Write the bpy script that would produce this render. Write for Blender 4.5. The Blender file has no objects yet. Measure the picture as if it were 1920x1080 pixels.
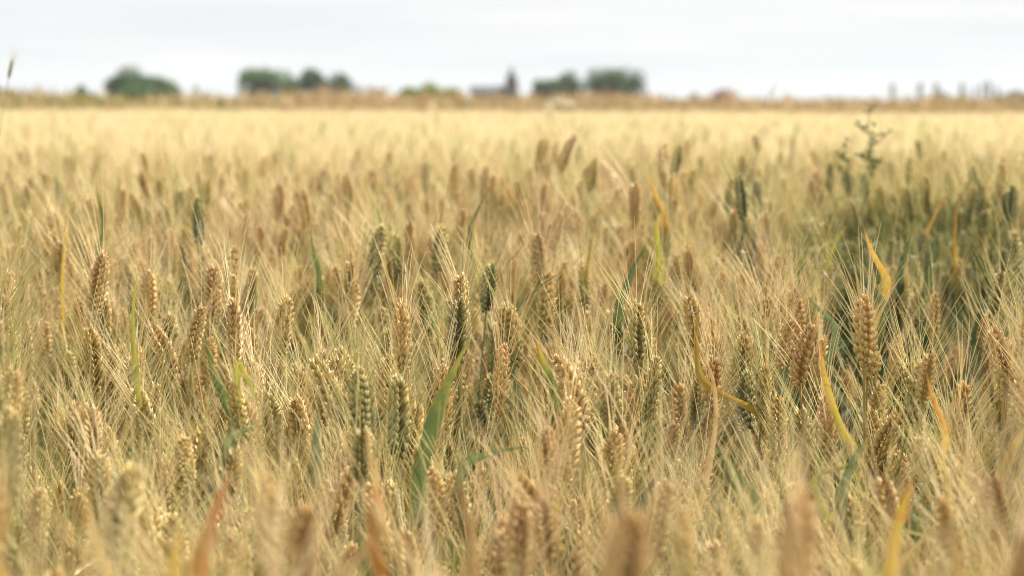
import bpy, math, random
import numpy as np
from mathutils import Vector, Matrix

random.seed(7)
rng = np.random.default_rng(7)
scn = bpy.context.scene
COL = scn.collection

# ------------------------------------------------------------------ camera
FPX = 3733.0                      # focal length in pixels of a 1920 wide frame
CAMZ = 1.15
PITCH = math.atan(357.0 / FPX)
ROLL = math.radians(0.28)
cam_d = bpy.data.cameras.new("camera")
cam_d.sensor_width = 36.0
cam_d.lens = 70.0
cam_d.clip_start = 0.05
cam_d.clip_end = 6000.0
cam_d.dof.use_dof = True
cam_d.dof.focus_distance = 2.18
cam_d.dof.aperture_fstop = 5.6
cam_d.dof.aperture_blades = 0
cam = bpy.data.objects.new("camera", cam_d)
COL.objects.link(cam)
FWD = Vector((0, math.cos(PITCH), -math.sin(PITCH)))
UP0 = Vector((0, math.sin(PITCH), math.cos(PITCH)))
RT0 = Vector((1, 0, 0))
RT = RT0 * math.cos(ROLL) + UP0 * math.sin(ROLL)
UP = UP0 * math.cos(ROLL) - RT0 * math.sin(ROLL)
CAM = Vector((0, 0, CAMZ))
M = Matrix((RT, UP, -FWD)).transposed().to_4x4()
M.translation = CAM
cam.matrix_world = M
scn.camera = cam


def at(px, py, d):
    """point seen at pixel (px, py) of the 1920x1080 frame, d metres ahead"""
    return CAM + (FWD + RT * ((px - 960) / FPX) - UP * ((py - 540) / FPX)) * d


def pix(p):
    v = Vector(p) - CAM
    z = v.dot(FWD)
    return 960 + FPX * v.dot(RT) / z, 540 - FPX * v.dot(UP) / z, z


# ------------------------------------------------------------------ world + sun
SUN_EL = math.radians(54)
SUN_AZ = math.radians(56)          # clockwise from the viewing direction (+Y)
world = bpy.data.worlds.new("World")
scn.world = world
world.use_nodes = True
nt = world.node_tree
nt.nodes.clear()
out = nt.nodes.new("ShaderNodeOutputWorld")
bg = nt.nodes.new("ShaderNodeBackground")
sky = nt.nodes.new("ShaderNodeTexSky")
sky.sky_type = 'NISHITA'
sky.sun_disc = False
sky.sun_elevation = SUN_EL
sky.sun_rotation = SUN_AZ
sky.dust_density = 2.5
tc = nt.nodes.new("ShaderNodeTexCoord")
mp = nt.nodes.new("ShaderNodeMapping")
mp.inputs['Scale'].default_value = (2.6, 2.6, 34.0)
noi = nt.nodes.new("ShaderNodeTexNoise")
noi.inputs['Scale'].default_value = 1.6
noi.inputs['Detail'].default_value = 5
noi.inputs['Roughness'].default_value = 0.5
rmp = nt.nodes.new("ShaderNodeMapRange")
rmp.inputs['From Min'].default_value = 0.35
rmp.inputs['From Max'].default_value = 0.68
rmp.inputs['To Min'].default_value = 0.90
rmp.inputs['To Max'].default_value = 0.97
mix = nt.nodes.new("ShaderNodeMix")
mix.data_type = 'RGBA'
sc_ = nt.nodes.new("ShaderNodeVectorMath")
sc_.operation = 'SCALE'
sc_.inputs['Scale'].default_value = 1.0
nt.links.new(tc.outputs['Generated'], mp.inputs['Vector'])
nt.links.new(mp.outputs['Vector'], noi.inputs['Vector'])
nt.links.new(noi.outputs['Fac'], rmp.inputs['Value'])
nt.links.new(rmp.outputs['Result'], mix.inputs['Factor'])
nt.links.new(sky.outputs['Color'], mix.inputs['A'])
cl = nt.nodes.new("ShaderNodeValToRGB")      # thin cloud, white to faintly blue, in the sky's own units
cl.color_ramp.elements[0].position = 0.36
cl.color_ramp.elements[0].color = (.895, .940, .985, 1)
cl.color_ramp.elements[1].position = 0.66
cl.color_ramp.elements[1].color = (1.0, 1.0, 1.0, 1)
nt.links.new(noi.outputs['Fac'], cl.inputs[0])
sc_.inputs['Scale'].default_value = 8.1
nt.links.new(cl.outputs[0], sc_.inputs[0])
nt.links.new(sc_.outputs[0], mix.inputs['B'])
nt.links.new(mix.outputs['Result'], bg.inputs['Color'])
bg.inputs['Strength'].default_value = 0.050
nt.links.new(bg.outputs['Background'], out.inputs['Surface'])

sun_d = bpy.data.lights.new("sun", 'SUN')
sun_d.energy = 5.0
sun_d.angle = math.radians(0.8)
sun_d.color = (1.0, 0.945, 0.79)
sun = bpy.data.objects.new("sun", sun_d)
COL.objects.link(sun)
sdir = Vector((math.sin(SUN_AZ) * math.cos(SUN_EL), math.cos(SUN_AZ) * math.cos(SUN_EL), math.sin(SUN_EL)))
sun.rotation_euler = (-sdir).to_track_quat('-Z', 'Y').to_euler()
sun.location = (5, 5, 20)

scn.view_settings.view_transform = 'Standard'
scn.view_settings.look = 'None'
scn.view_settings.gamma = 1.0
scn.view_settings.exposure = 1.27
scn.view_settings.use_curve_mapping = False
scn.cycles.use_denoising = True
scn.cycles.filter_width = 1.05
scn.cycles.max_bounces = 6
scn.cycles.transmission_bounces = 3
scn.cycles.diffuse_bounces = 4
scn.cycles.transparent_max_bounces = 4
scn.cycles.sample_clamp_indirect = 4


# ------------------------------------------------------------------ materials
def new_mat(name):
    m = bpy.data.materials.new(name)
    m.use_nodes = True
    m.node_tree.nodes.clear()
    return m, m.node_tree.nodes, m.node_tree.links


def ramp(nodes, stops):
    r = nodes.new("ShaderNodeValToRGB")
    e = r.color_ramp.elements
    while len(e) > 1:
        e.remove(e[-1])
    e[0].position = stops[0][0]
    e[0].color = (*stops[0][1], 1)
    for p, c in stops[1:]:
        k = e.new(p)
        k.color = (*c, 1)
    return r


def math_n(nodes, links, op, a, b, clamp=False):
    n = nodes.new("ShaderNodeMath")
    n.operation = op
    n.use_clamp = clamp
    for i, v in enumerate((a, b)):
        if v is None:
            continue
        if isinstance(v, (int, float)):
            n.inputs[i].default_value = v
        else:
            links.new(v, n.inputs[i])
    return n.outputs[0]


def mixc(nodes, links, fac, a, b, mode='MIX'):
    n = nodes.new("ShaderNodeMix")
    n.data_type = 'RGBA'
    n.blend_type = mode
    for s, v in (('Factor', fac), ('A', a), ('B', b)):
        if isinstance(v, (int, float)):
            n.inputs[s].default_value = v
        elif isinstance(v, tuple):
            n.inputs[s].default_value = (*v, 1)
        else:
            links.new(v, n.inputs[s])
    return n.outputs['Result']


def surface(m, nodes, links, col, rough=0.5, transl=0.0, spec=0.4, tcol=None):
    o = nodes.new("ShaderNodeOutputMaterial")
    p = nodes.new("ShaderNodeBsdfPrincipled")
    p.inputs['Roughness'].default_value = rough
    p.inputs['Specular IOR Level'].default_value = spec
    links.new(col, p.inputs['Base Color'])
    if transl > 0:
        t = nodes.new("ShaderNodeBsdfTranslucent")
        links.new(tcol if tcol is not None else col, t.inputs['Color'])
        mx = nodes.new("ShaderNodeMixShader")
        mx.inputs[0].default_value = transl
        links.new(p.outputs[0], mx.inputs[1])
        links.new(t.outputs[0], mx.inputs[2])
        links.new(mx.outputs[0], o.inputs['Surface'])
    else:
        links.new(p.outputs[0], o.inputs['Surface'])


def data_attr(nodes, links):
    a = nodes.new("ShaderNodeAttribute")
    a.attribute_name = "data"
    s = nodes.new("ShaderNodeSeparateColor")
    links.new(a.outputs['Color'], s.inputs['Color'])
    return s.outputs


def inst_attr(nodes, name):
    a = nodes.new("ShaderNodeAttribute")
    a.attribute_type = 'INSTANCER'
    a.attribute_name = name
    return a.outputs['Fac']


def husk_material():
    m, N, L = new_mat("wheat_husk")
    d = data_attr(N, L)
    rp = inst_attr(N, "ripe")
    # ripeness of this husk: plant + a bit toward the tip of the ear + random
    v = math_n(N, L, 'ADD', rp, math_n(N, L, 'MULTIPLY', math_n(N, L, 'SUBTRACT', d[1], 0.50), 0.42))
    v = math_n(N, L, 'ADD', v, math_n(N, L, 'MULTIPLY', math_n(N, L, 'SUBTRACT', d[2], 0.5), 0.30), True)
    r = ramp(N, [(0.0, (0.055, 0.105, 0.028)), (0.25, (0.19, 0.215, 0.05)), (0.5, (0.50, 0.36, 0.105)),
                 (0.75, (0.56, 0.37, 0.12)), (1.0, (0.44, 0.24, 0.080))])
    L.new(v, r.inputs[0])
    pale = mixc(N, L, 0.72, r.outputs[0], (0.74, 0.60, 0.35))
    tipf = math_n(N, L, 'POWER', d[0], 1.7)
    tipf = math_n(N, L, 'MULTIPLY', tipf, 0.85)
    c = mixc(N, L, tipf, r.outputs[0], pale)
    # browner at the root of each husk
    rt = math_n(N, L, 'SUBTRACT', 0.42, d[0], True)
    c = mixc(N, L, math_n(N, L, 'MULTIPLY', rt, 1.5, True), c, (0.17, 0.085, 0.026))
    surface(m, N, L, c, 0.42, 0.0, 0.45)
    return m


def awn_material():
    m, N, L = new_mat("wheat_awn")
    d = data_attr(N, L)
    rp = inst_attr(N, "ripe")
    v = math_n(N, L, 'ADD', rp, math_n(N, L, 'MULTIPLY', math_n(N, L, 'SUBTRACT', d[2], 0.4), 0.45), True)
    r = ramp(N, [(0.0, (0.27, 0.32, 0.10)), (0.3, (0.68, 0.63, 0.29)), (0.6, (0.87, 0.76, 0.44)),
                 (1.0, (0.87, 0.70, 0.47))])
    L.new(v, r.inputs[0])
    surface(m, N, L, r.outputs[0], 0.38, 0.40, 0.5)
    return m


def leaf_material():
    m, N, L = new_mat("wheat_leaf")
    d = data_attr(N, L)
    r = ramp(N, [(0.0, (0.030, 0.068, 0.016)), (0.25, (0.085, 0.145, 0.022)), (0.42, (0.33, 0.31, 0.04)),
                 (0.58, (0.52, 0.34, 0.045)), (0.72, (0.48, 0.20, 0.035)), (0.85, (0.38, 0.15, 0.05)),
                 (1.0, (0.46, 0.33, 0.15))])
    tcd = N.new("ShaderNodeTexCoord")
    nz = N.new("ShaderNodeTexNoise")
    nz.inputs['Scale'].default_value = 90
    nz.inputs['Detail'].default_value = 3
    L.new(tcd.outputs['Object'], nz.inputs['Vector'])
    v = math_n(N, L, 'ADD', d[0], math_n(N, L, 'MULTIPLY', math_n(N, L, 'SUBTRACT', nz.outputs[0], 0.5), 0.40), True)
    L.new(v, r.inputs[0])
    grey = mixc(N, L, 0.75, r.outputs[0], (0.17, 0.21, 0.13))
    c = mixc(N, L, d[1], r.outputs[0], grey)
    # parallel veins
    vein = math_n(N, L, 'SINE', math_n(N, L, 'MULTIPLY', d[2], 75.0), None)
    vein = math_n(N, L, 'MULTIPLY', math_n(N, L, 'ADD', vein, 1.0), 0.14)
    c = mixc(N, L, vein, c, (0.36, 0.34, 0.18))
    surface(m, N, L, c, 0.45, 0.42, 0.4)
    return m


def stem_material():
    m, N, L = new_mat("wheat_stem")
    d = data_attr(N, L)
    rp = inst_attr(N, "ripe")
    v = math_n(N, L, 'ADD', math_n(N, L, 'MULTIPLY', rp, 0.8), math_n(N, L, 'MULTIPLY', d[2], 0.25), True)
    r = ramp(N, [(0.0, (0.085, 0.13, 0.07)), (0.4, (0.19, 0.20, 0.085)), (0.8, (0.38, 0.29, 0.11)), (1.0, (0.35, 0.22, 0.09))])
    L.new(v, r.inputs[0])
    surface(m, N, L, r.outputs[0], 0.4, 0.0, 0.4)
    return m


def plain_material(name, c1, c2, scale=3.0, rough=0.8, transl=0.0, spec=0.25, detail=4, bump=0.0):
    m, N, L = new_mat(name)
    tcd = N.new("ShaderNodeTexCoord")
    nz = N.new("ShaderNodeTexNoise")
    nz.inputs['Scale'].default_value = scale
    nz.inputs['Detail'].default_value = detail
    L.new(tcd.outputs['Object'], nz.inputs['Vector'])
    r = ramp(N, [(0.33, c1), (0.67, c2)])
    L.new(nz.outputs[0], r.inputs[0])
    surface(m, N, L, r.outputs[0], rough, transl, spec)
    return m


MAT_HUSK = husk_material()
MAT_AWN = awn_material()
MAT_LEAF = leaf_material()
MAT_STEM = stem_material()
MATS = [MAT_HUSK, MAT_AWN, MAT_LEAF, MAT_STEM]
HUSK, AWN, LEAF, STEM = 0, 1, 2, 3


# ------------------------------------------------------------------ mesh building (all quads)
class MB:
    def __init__(s):
        s.v, s.f, s.d, s.m, s.n = [], [], [], [], 0

    def add(s, v, f, d, mi=0):
        v = np.asarray(v, np.float32).reshape(-1, 3)
        f = np.asarray(f, np.int32).reshape(-1, 4)
        d = np.broadcast_to(np.asarray(d, np.float32), (len(v), 3))
        s.v.append(v)
        s.f.append(f + s.n)
        s.d.append(d)
        s.m.append(np.full(len(f), mi, np.int32))
        s.n += len(v)

    def merge(s, o, R=None, t=(0, 0, 0)):
        v = np.concatenate(o.v)
        if R is not None:
            v = v @ np.asarray(R, np.float32).T
        v = v + np.asarray(t, np.float32)
        s.v.append(v)
        s.f.append(np.concatenate(o.f) + s.n)
        s.d.append(np.concatenate(o.d))
        s.m.append(np.concatenate(o.m))
        s.n += len(v)

    def mesh(s, name, mats, smooth=True):
        v = np.concatenate(s.v)
        f = np.concatenate(s.f)
        d = np.concatenate(s.d)
        mi = np.concatenate(s.m)
        me = bpy.data.meshes.new(name)
        me.vertices.add(len(v))
        me.vertices.foreach_set("co", v.ravel())
        me.loops.add(f.size)
        me.loops.foreach_set("vertex_index", f.ravel())
        me.polygons.add(len(f))
        me.polygons.foreach_set("loop_start", np.arange(0, f.size, 4, dtype=np.int32))
        me.polygons.foreach_set("loop_total", np.full(len(f), 4, np.int32))
        for m in mats:
            me.materials.append(m)
        me.polygons.foreach_set("material_index", mi if len(mats) > 1 else np.zeros(len(f), np.int32))
        me.polygons.foreach_set("use_smooth", np.full(len(f), smooth))
        a = me.attributes.new("data", 'FLOAT_COLOR', 'POINT')
        a.data.foreach_set("color", np.concatenate([d, np.ones((len(d), 1), np.float32)], 1).astype(np.float32).ravel())
        me.update(calc_edges=True)
        return me


def ring_faces(nr, seg):
    i = np.arange(nr - 1)[:, None] * seg
    j = np.arange(seg)[None, :]
    k = (j + 1) % seg
    return np.stack([i + j, i + k, i + seg + k, i + seg + j], -1).reshape(-1, 4)


def tube(mb, pts, rad, seg, data, mi):
    pts = np.asarray(pts, float)
    n = len(pts)
    tan = np.gradient(pts, axis=0)
    tan /= np.linalg.norm(tan, axis=1)[:, None] + 1e-12
    ref = np.array([1.0, 0, 0]) if abs(tan[0][0]) < 0.8 else np.array([0, 1.0, 0])
    a = np.cross(tan, ref)
    a /= np.linalg.norm(a, axis=1)[:, None]
    b = np.cross(tan, a)
    th = np.arange(seg) * 2 * math.pi / seg
    rad = np.asarray(rad, float)
    v = pts[:, None, :] + rad[:, None, None] * (a[:, None, :] * np.cos(th)[None, :, None] + b[:, None, :] * np.sin(th)[None, :, None])
    data = np.asarray(data, float)
    if data.ndim == 2:
        data = np.repeat(data, seg, 0)
    mb.add(v.reshape(-1, 3), ring_faces(n, seg), data, mi)


def ribbon(mb, pts, wid, side, data, mi):
    pts = np.asarray(pts, float)
    side = np.asarray(side, float)
    w = np.asarray(wid, float)[:, None]
    v = np.stack([pts - side * w, pts + side * w], 1).reshape(-1, 3)
    i = np.arange(len(pts) - 1)[:, None] * 2
    f = i + np.array([[0, 1, 3, 2]])
    mb.add(v, f, data, mi)


# almond shaped husk
_HT = np.array([0.0, 0.14, 0.38, 0.62, 0.82, 0.94, 1.0])
_HR = np.array([0.30, 0.78, 1.0, 0.86, 0.50, 0.20, 0.03])
_HS = 6


def husk_template():
    th = np.arange(_HS) * 2 * math.pi / _HS
    V = []
    for t, r in zip(_HT, _HR):
        bow = -0.10 * math.sin(t * math.pi) + 0.10 * t * t
        for a in th:
            x = math.cos(a) * r * 0.5
            y = math.sin(a) * r * 0.42
            if math.sin(a) > 0.5:
                y *= 1.2
            V.append((x, y + 0, t, bow))
    return np.array(V)


HTV = husk_template()
HTF = ring_faces(len(_HT), _HS)


def rotz(a):
    c, s = math.cos(a), math.sin(a)
    return np.array([[c, -s, 0], [s, c, 0], [0, 0, 1.0]])


def rotx(a):
    c, s = math.cos(a), math.sin(a)
    return np.array([[1.0, 0, 0], [0, c, -s], [0, s, c]])


def roty(a):
    c, s = math.cos(a), math.sin(a)
    return np.array([[c, 0, s], [0, 1.0, 0], [-s, 0, c]])


EAR_L = 0.078


def build_ear(seed, bend=0.0, awn_n=2, dens=1.0):
    """ear of EAR_L metres along +Z from the origin and its beard of awns, as two MBs"""
    r = np.random.default_rng(seed)
    ear, beard = MB(), MB()
    n = int(r.integers(17, 22))
    ln = EAR_L * 0.90

    def axis(t):
        z = t * ln
        return np.array([bend * t * t * ln, 0, z])
    tube(ear, [axis(t) for t in np.linspace(-0.02, 1, 8)], np.linspace(0.0017, 0.0008, 8), 5, (0.1, 0.3, 0.5), HUSK)
    spread = r.uniform(0.9, 1.15)
    for i in range(n):
        t = (i + 0.15) / n
        s = 1 if i % 2 else -1
        env = min(1.0, 0.62 + 1.9 * t) * (1.0 - 0.42 * max(0, (t - 0.62) / 0.38) ** 1.5)
        base = axis(t)
        top = i == n - 1
        k = [(-1.5, .80, 0), (-0.62, 1.0, 1), (0.62, 1.0, 1), (1.5, .80, 0), (0.0, 0.92, 2)]
        for (yo, lf, kind) in k:
            L_ = 0.0122 * lf * env * r.uniform(0.88, 1.14)
            W_ = 0.0055 * env * r.uniform(0.9, 1.12) * (0.85 if kind == 0 else 1.0)
            out_x = math.radians(27 + r.uniform(-7, 10)) * (0.2 if top else 1)
            if kind == 2:
                out_x *= 0.55
            out_y = math.radians(-yo * 18 * spread + r.uniform(-6, 6))
            R = rotz(0) @ rotx(out_y) @ roty(out_x * s)
            V = HTV.copy()
            P = np.stack([V[:, 0] * W_, V[:, 1] * W_ * 1.0 + 0, V[:, 2] * L_], 1)
            # bow the husk so that its tip turns back up
            P[:, 0] += s * -V[:, 3] * 0 + s * 0.0011 * np.sin(V[:, 2] * math.pi) * env
            P = P @ R.T
            off = base + np.array([s * 0.0030 * env, yo * 0.0030 * env, (0.0012 if kind else -0.0004) + (0.002 if kind == 2 else 0)])
            P += off
            rd = r.random()
            D = np.stack([V[:, 2], np.full(len(V), t), np.full(len(V), rd)], 1)
            ear.add(P, HTF, D, HUSK)
            tip = np.array([0, 0, L_ * 0.97]) @ R.T + off
            if (kind == 1 and r.random() < .62) or (kind == 2 and r.random() < 0.06):
                if r.random() > dens:
                    continue
                d0 = np.array([0, 0, 1.0]) @ R.T
                d0 = d0 + np.array([0, 0, 0.35])
                if top or t > 0.85:
                    d0 += r.normal(0, 0.10, 3)
                d0 /= np.linalg.norm(d0)
                al = r.uniform(0.058, 0.092) * (0.72 + 0.4 * t) * (0.85 if kind == 2 else 1)
                outw = np.array([s * 0.18 + r.normal(0, .17), math.copysign(0.16, yo) * (1 if yo else 0) + r.normal(0, .17), 0])
                q = np.linspace(0, 1, 6)[:, None]
                pts = tip + d0 * al * q + outw * al * (q * .22 + q ** 2 * 0.28)
                rad = np.array([0.00050, 0.00044, 0.00040, 0.00034, 0.00026, 0.00014])
                tube(beard, pts, rad, 3, np.stack([q[:, 0], np.full(6, t), np.full(6, r.random())], 1), AWN)
        # glume tips / short bristles on green ears
    return ear, beard


def build_leaf(mb, P, width, dry0, dry1, grey=0.0, roll=0.0, m=12, fold=0.25, r=None):
    """blade along the quadratic curve through P[0], P[1], P[2]"""
    P = [np.array(p, float) for p in P]
    t = np.linspace(0, 1, m)[:, None]
    c1 = 2 * P[1] - 0.5 * (P[0] + P[2])
    pts = (1 - t) ** 2 * P[0] + 2 * t * (1 - t) * c1 + t * t * P[2]
    tan = np.gradient(pts, axis=0)
    tan /= np.linalg.norm(tan, axis=1)[:, None]
    view = np.array([math.sin(roll), -math.cos(roll), 0.15])
    side = np.cross(tan, view)
    side /= np.linalg.norm(side, axis=1)[:, None]
    nrm = np.cross(side, tan)
    tt = t[:, 0]
    w = width * 0.5 * np.clip(np.minimum(0.35 + 2.2 * tt, 1.0) * (1 - tt ** 2.2) ** 0.8, 0.015, 1)
    w = w[:, None]
    cols = []
    D = []
    for k, u in enumerate((-1, -0.5, 0, 0.5, 1)):
        cols.append(pts + side * w * u + nrm * w * fold * abs(u))
        D.append(np.stack([dry0 + (dry1 - dry0) * tt, np.full(m, grey), np.full(m, 0.5 + 0.5 * u)], 1))
    V = np.stack(cols, 1).reshape(-1, 3)
    D = np.stack(D, 1).reshape(-1, 3)
    i = np.arange(m - 1)[:, None, None] * 5
    j = np.arange(4)[None, :, None]
    f = (i + j + np.array([0, 1, 6, 5])[None, None, :]).reshape(-1, 4)
    mb.add(V, f, D, LEAF)


def stem_curve(root, base, edir, n=9):
    root, base, edir = (np.array(a, float) for a in (root, base, edir))
    h = base[2] - root[2]
    t = np.linspace(0, 1, n)[:, None]
    m0 = np.array([0, 0, h * 1.0])
    m1 = edir * h * 0.9
    return (2 * t ** 3 - 3 * t ** 2 + 1) * root + (t ** 3 - 2 * t ** 2 + t) * m0 + (-2 * t ** 3 + 3 * t ** 2) * base + (t ** 3 - t ** 2) * m1


def random_leaf(mb, p, r, dry=None, lo=0.12, hi=0.24, up=None):
    az = r.uniform(0, 2 * math.pi)
    ln = r.uniform(lo, hi)
    el = math.radians(r.uniform(35, 82)) if up is None else up
    d = np.array([math.cos(az) * math.cos(el), math.sin(az) * math.cos(el), math.sin(el)])
    mid = p + d * ln * 0.5
    dr = r.uniform(0.05, 0.9)
    tip = p + d * ln + np.array([math.cos(az), math.sin(az), 0]) * ln * 0.22 * dr - np.array([0, 0, 1]) * ln * 0.45 * dr
    if dry is None:
        q = r.random()
        dry = (r.uniform(0, .22), r.uniform(0.1, .5)) if q < .42 else ((r.uniform(.3, .5), r.uniform(.5, .8)) if q < .6 else (0.93, 1.0))
    build_leaf(mb, [p, mid, tip], r.uniform(.007, .013), dry[0], dry[1], grey=r.uniform(0, .8) if dry[0] < .3 else 0, roll=r.uniform(-1.4, 1.4), m=9)


# ------------------------------------------------------------------ helpers for objects
def tag(o, label=None, cat=None, group=None, kind=None):
    if label: o["label"] = label
    if cat: o["category"] = cat
    if group: o["group"] = group
    if kind: o["kind"] = kind
    return o


def link(name, me, parent=None, loc=(0, 0, 0)):
    o = bpy.data.objects.new(name, me)
    COL.objects.link(o)
    o.parent = parent
    o.location = loc
    return o


def empty(name, loc):
    o = bpy.data.objects.new(name, None)
    COL.objects.link(o)
    o.location = loc
    o.empty_display_size = 0.05
    return o


# ------------------------------------------------------------------ wheat variants
NVAR = 14
EARS = []
for k in range(NVAR):
    e, b = build_ear(100 + k, bend=[0, .12, .05, .22, 0.02, .3, .08, .15, 0.0, .18, .03, .1, .4, .06][k])
    EARS.append((e, b))
EAR_ME = [e.mesh("ear", [MAT_HUSK]) for e, b in EARS]
BEARD_ME = [b.mesh("beard", [MAT_AWN]) for e, b in EARS]

# ripeness and height of the crop as slow functions of place (real patches in the field)
def field_noise(x, y):
    return (math.sin(x * 2.1 + y * 0.7 + 1.3) + math.sin(x * 0.9 - y * 1.7 + 4.0) + math.sin(x * 4.3 + y * 3.1)) / 3


HOLE = (0.60, 3.02, 0.15, 0.38)        # centre and half sizes of the thin green patch


def in_gap(x, y):
    """thin patches of the stand: columns of the view (px0, px1) between distances d0 and d1"""
    px = 960 + x / y * FPX
    for (a, b, d0, d1) in GAPS:
        if a < px < b and d0 < y < d1:
            return True
    return False


GAPS = [(1590, 1840, 2.50, 3.42), (1500, 1600, 2.5, 2.95), (350, 400, 2.7, 3.3), (555, 640, 2.65, 3.1), (1120, 1230, 2.55, 3.15), (960, 1060, 2.6, 2.95), (690, 830, 2.35, 2.62), (640, 700, 2.0, 2.25), (1500, 1620, 2.15, 2.4), (455, 520, 1.55, 1.75), (590, 670, 1.45, 1.7), (1370, 1450, 1.55, 1.72)]


def hole_r(x, y):
    return 0.5 if in_gap(x, y) else 9


def crop_top(x, y):
    """mean height of the ear tips"""
    h = CAMZ - 0.228
    h -= 0.045 * math.exp(-((y - 3.0) / 0.38) ** 2)
    px = 960 + x / y * FPX
    h += 0.030 * math.exp(-((y - 4.1) / 0.50) ** 2)
    h += 0.045 * math.exp(-((y - 3.95) / 0.50) ** 2) / (1 + math.exp(-(px - 1540) / 30)) / (1 + math.exp((px - 1900) / 30))
    if 2.05 < y < 2.62 and 1560 < px < 1880:
        h -= 0.055
    h += 0.012 * field_noise(x, y)
    return h


def crop_ripe(x, y):
    v = 0.57 + 0.22 * field_noise(x * 1.3 + 5, y * 1.1)
    if y < 1.35:
        v = .5 * v + .36
    if y > 7:
        v += .12
    q = math.hypot((x - 0.74) / 0.21, (y - 3.65) / 0.6)
    v -= 0.64 * min(1, 1.7 * math.exp(-q * q))
    q = math.hypot((x + 0.17) / 0.16, (y - 2.75) / 0.3)
    v -= 0.35 * math.exp(-q * q)
    return v


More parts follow.
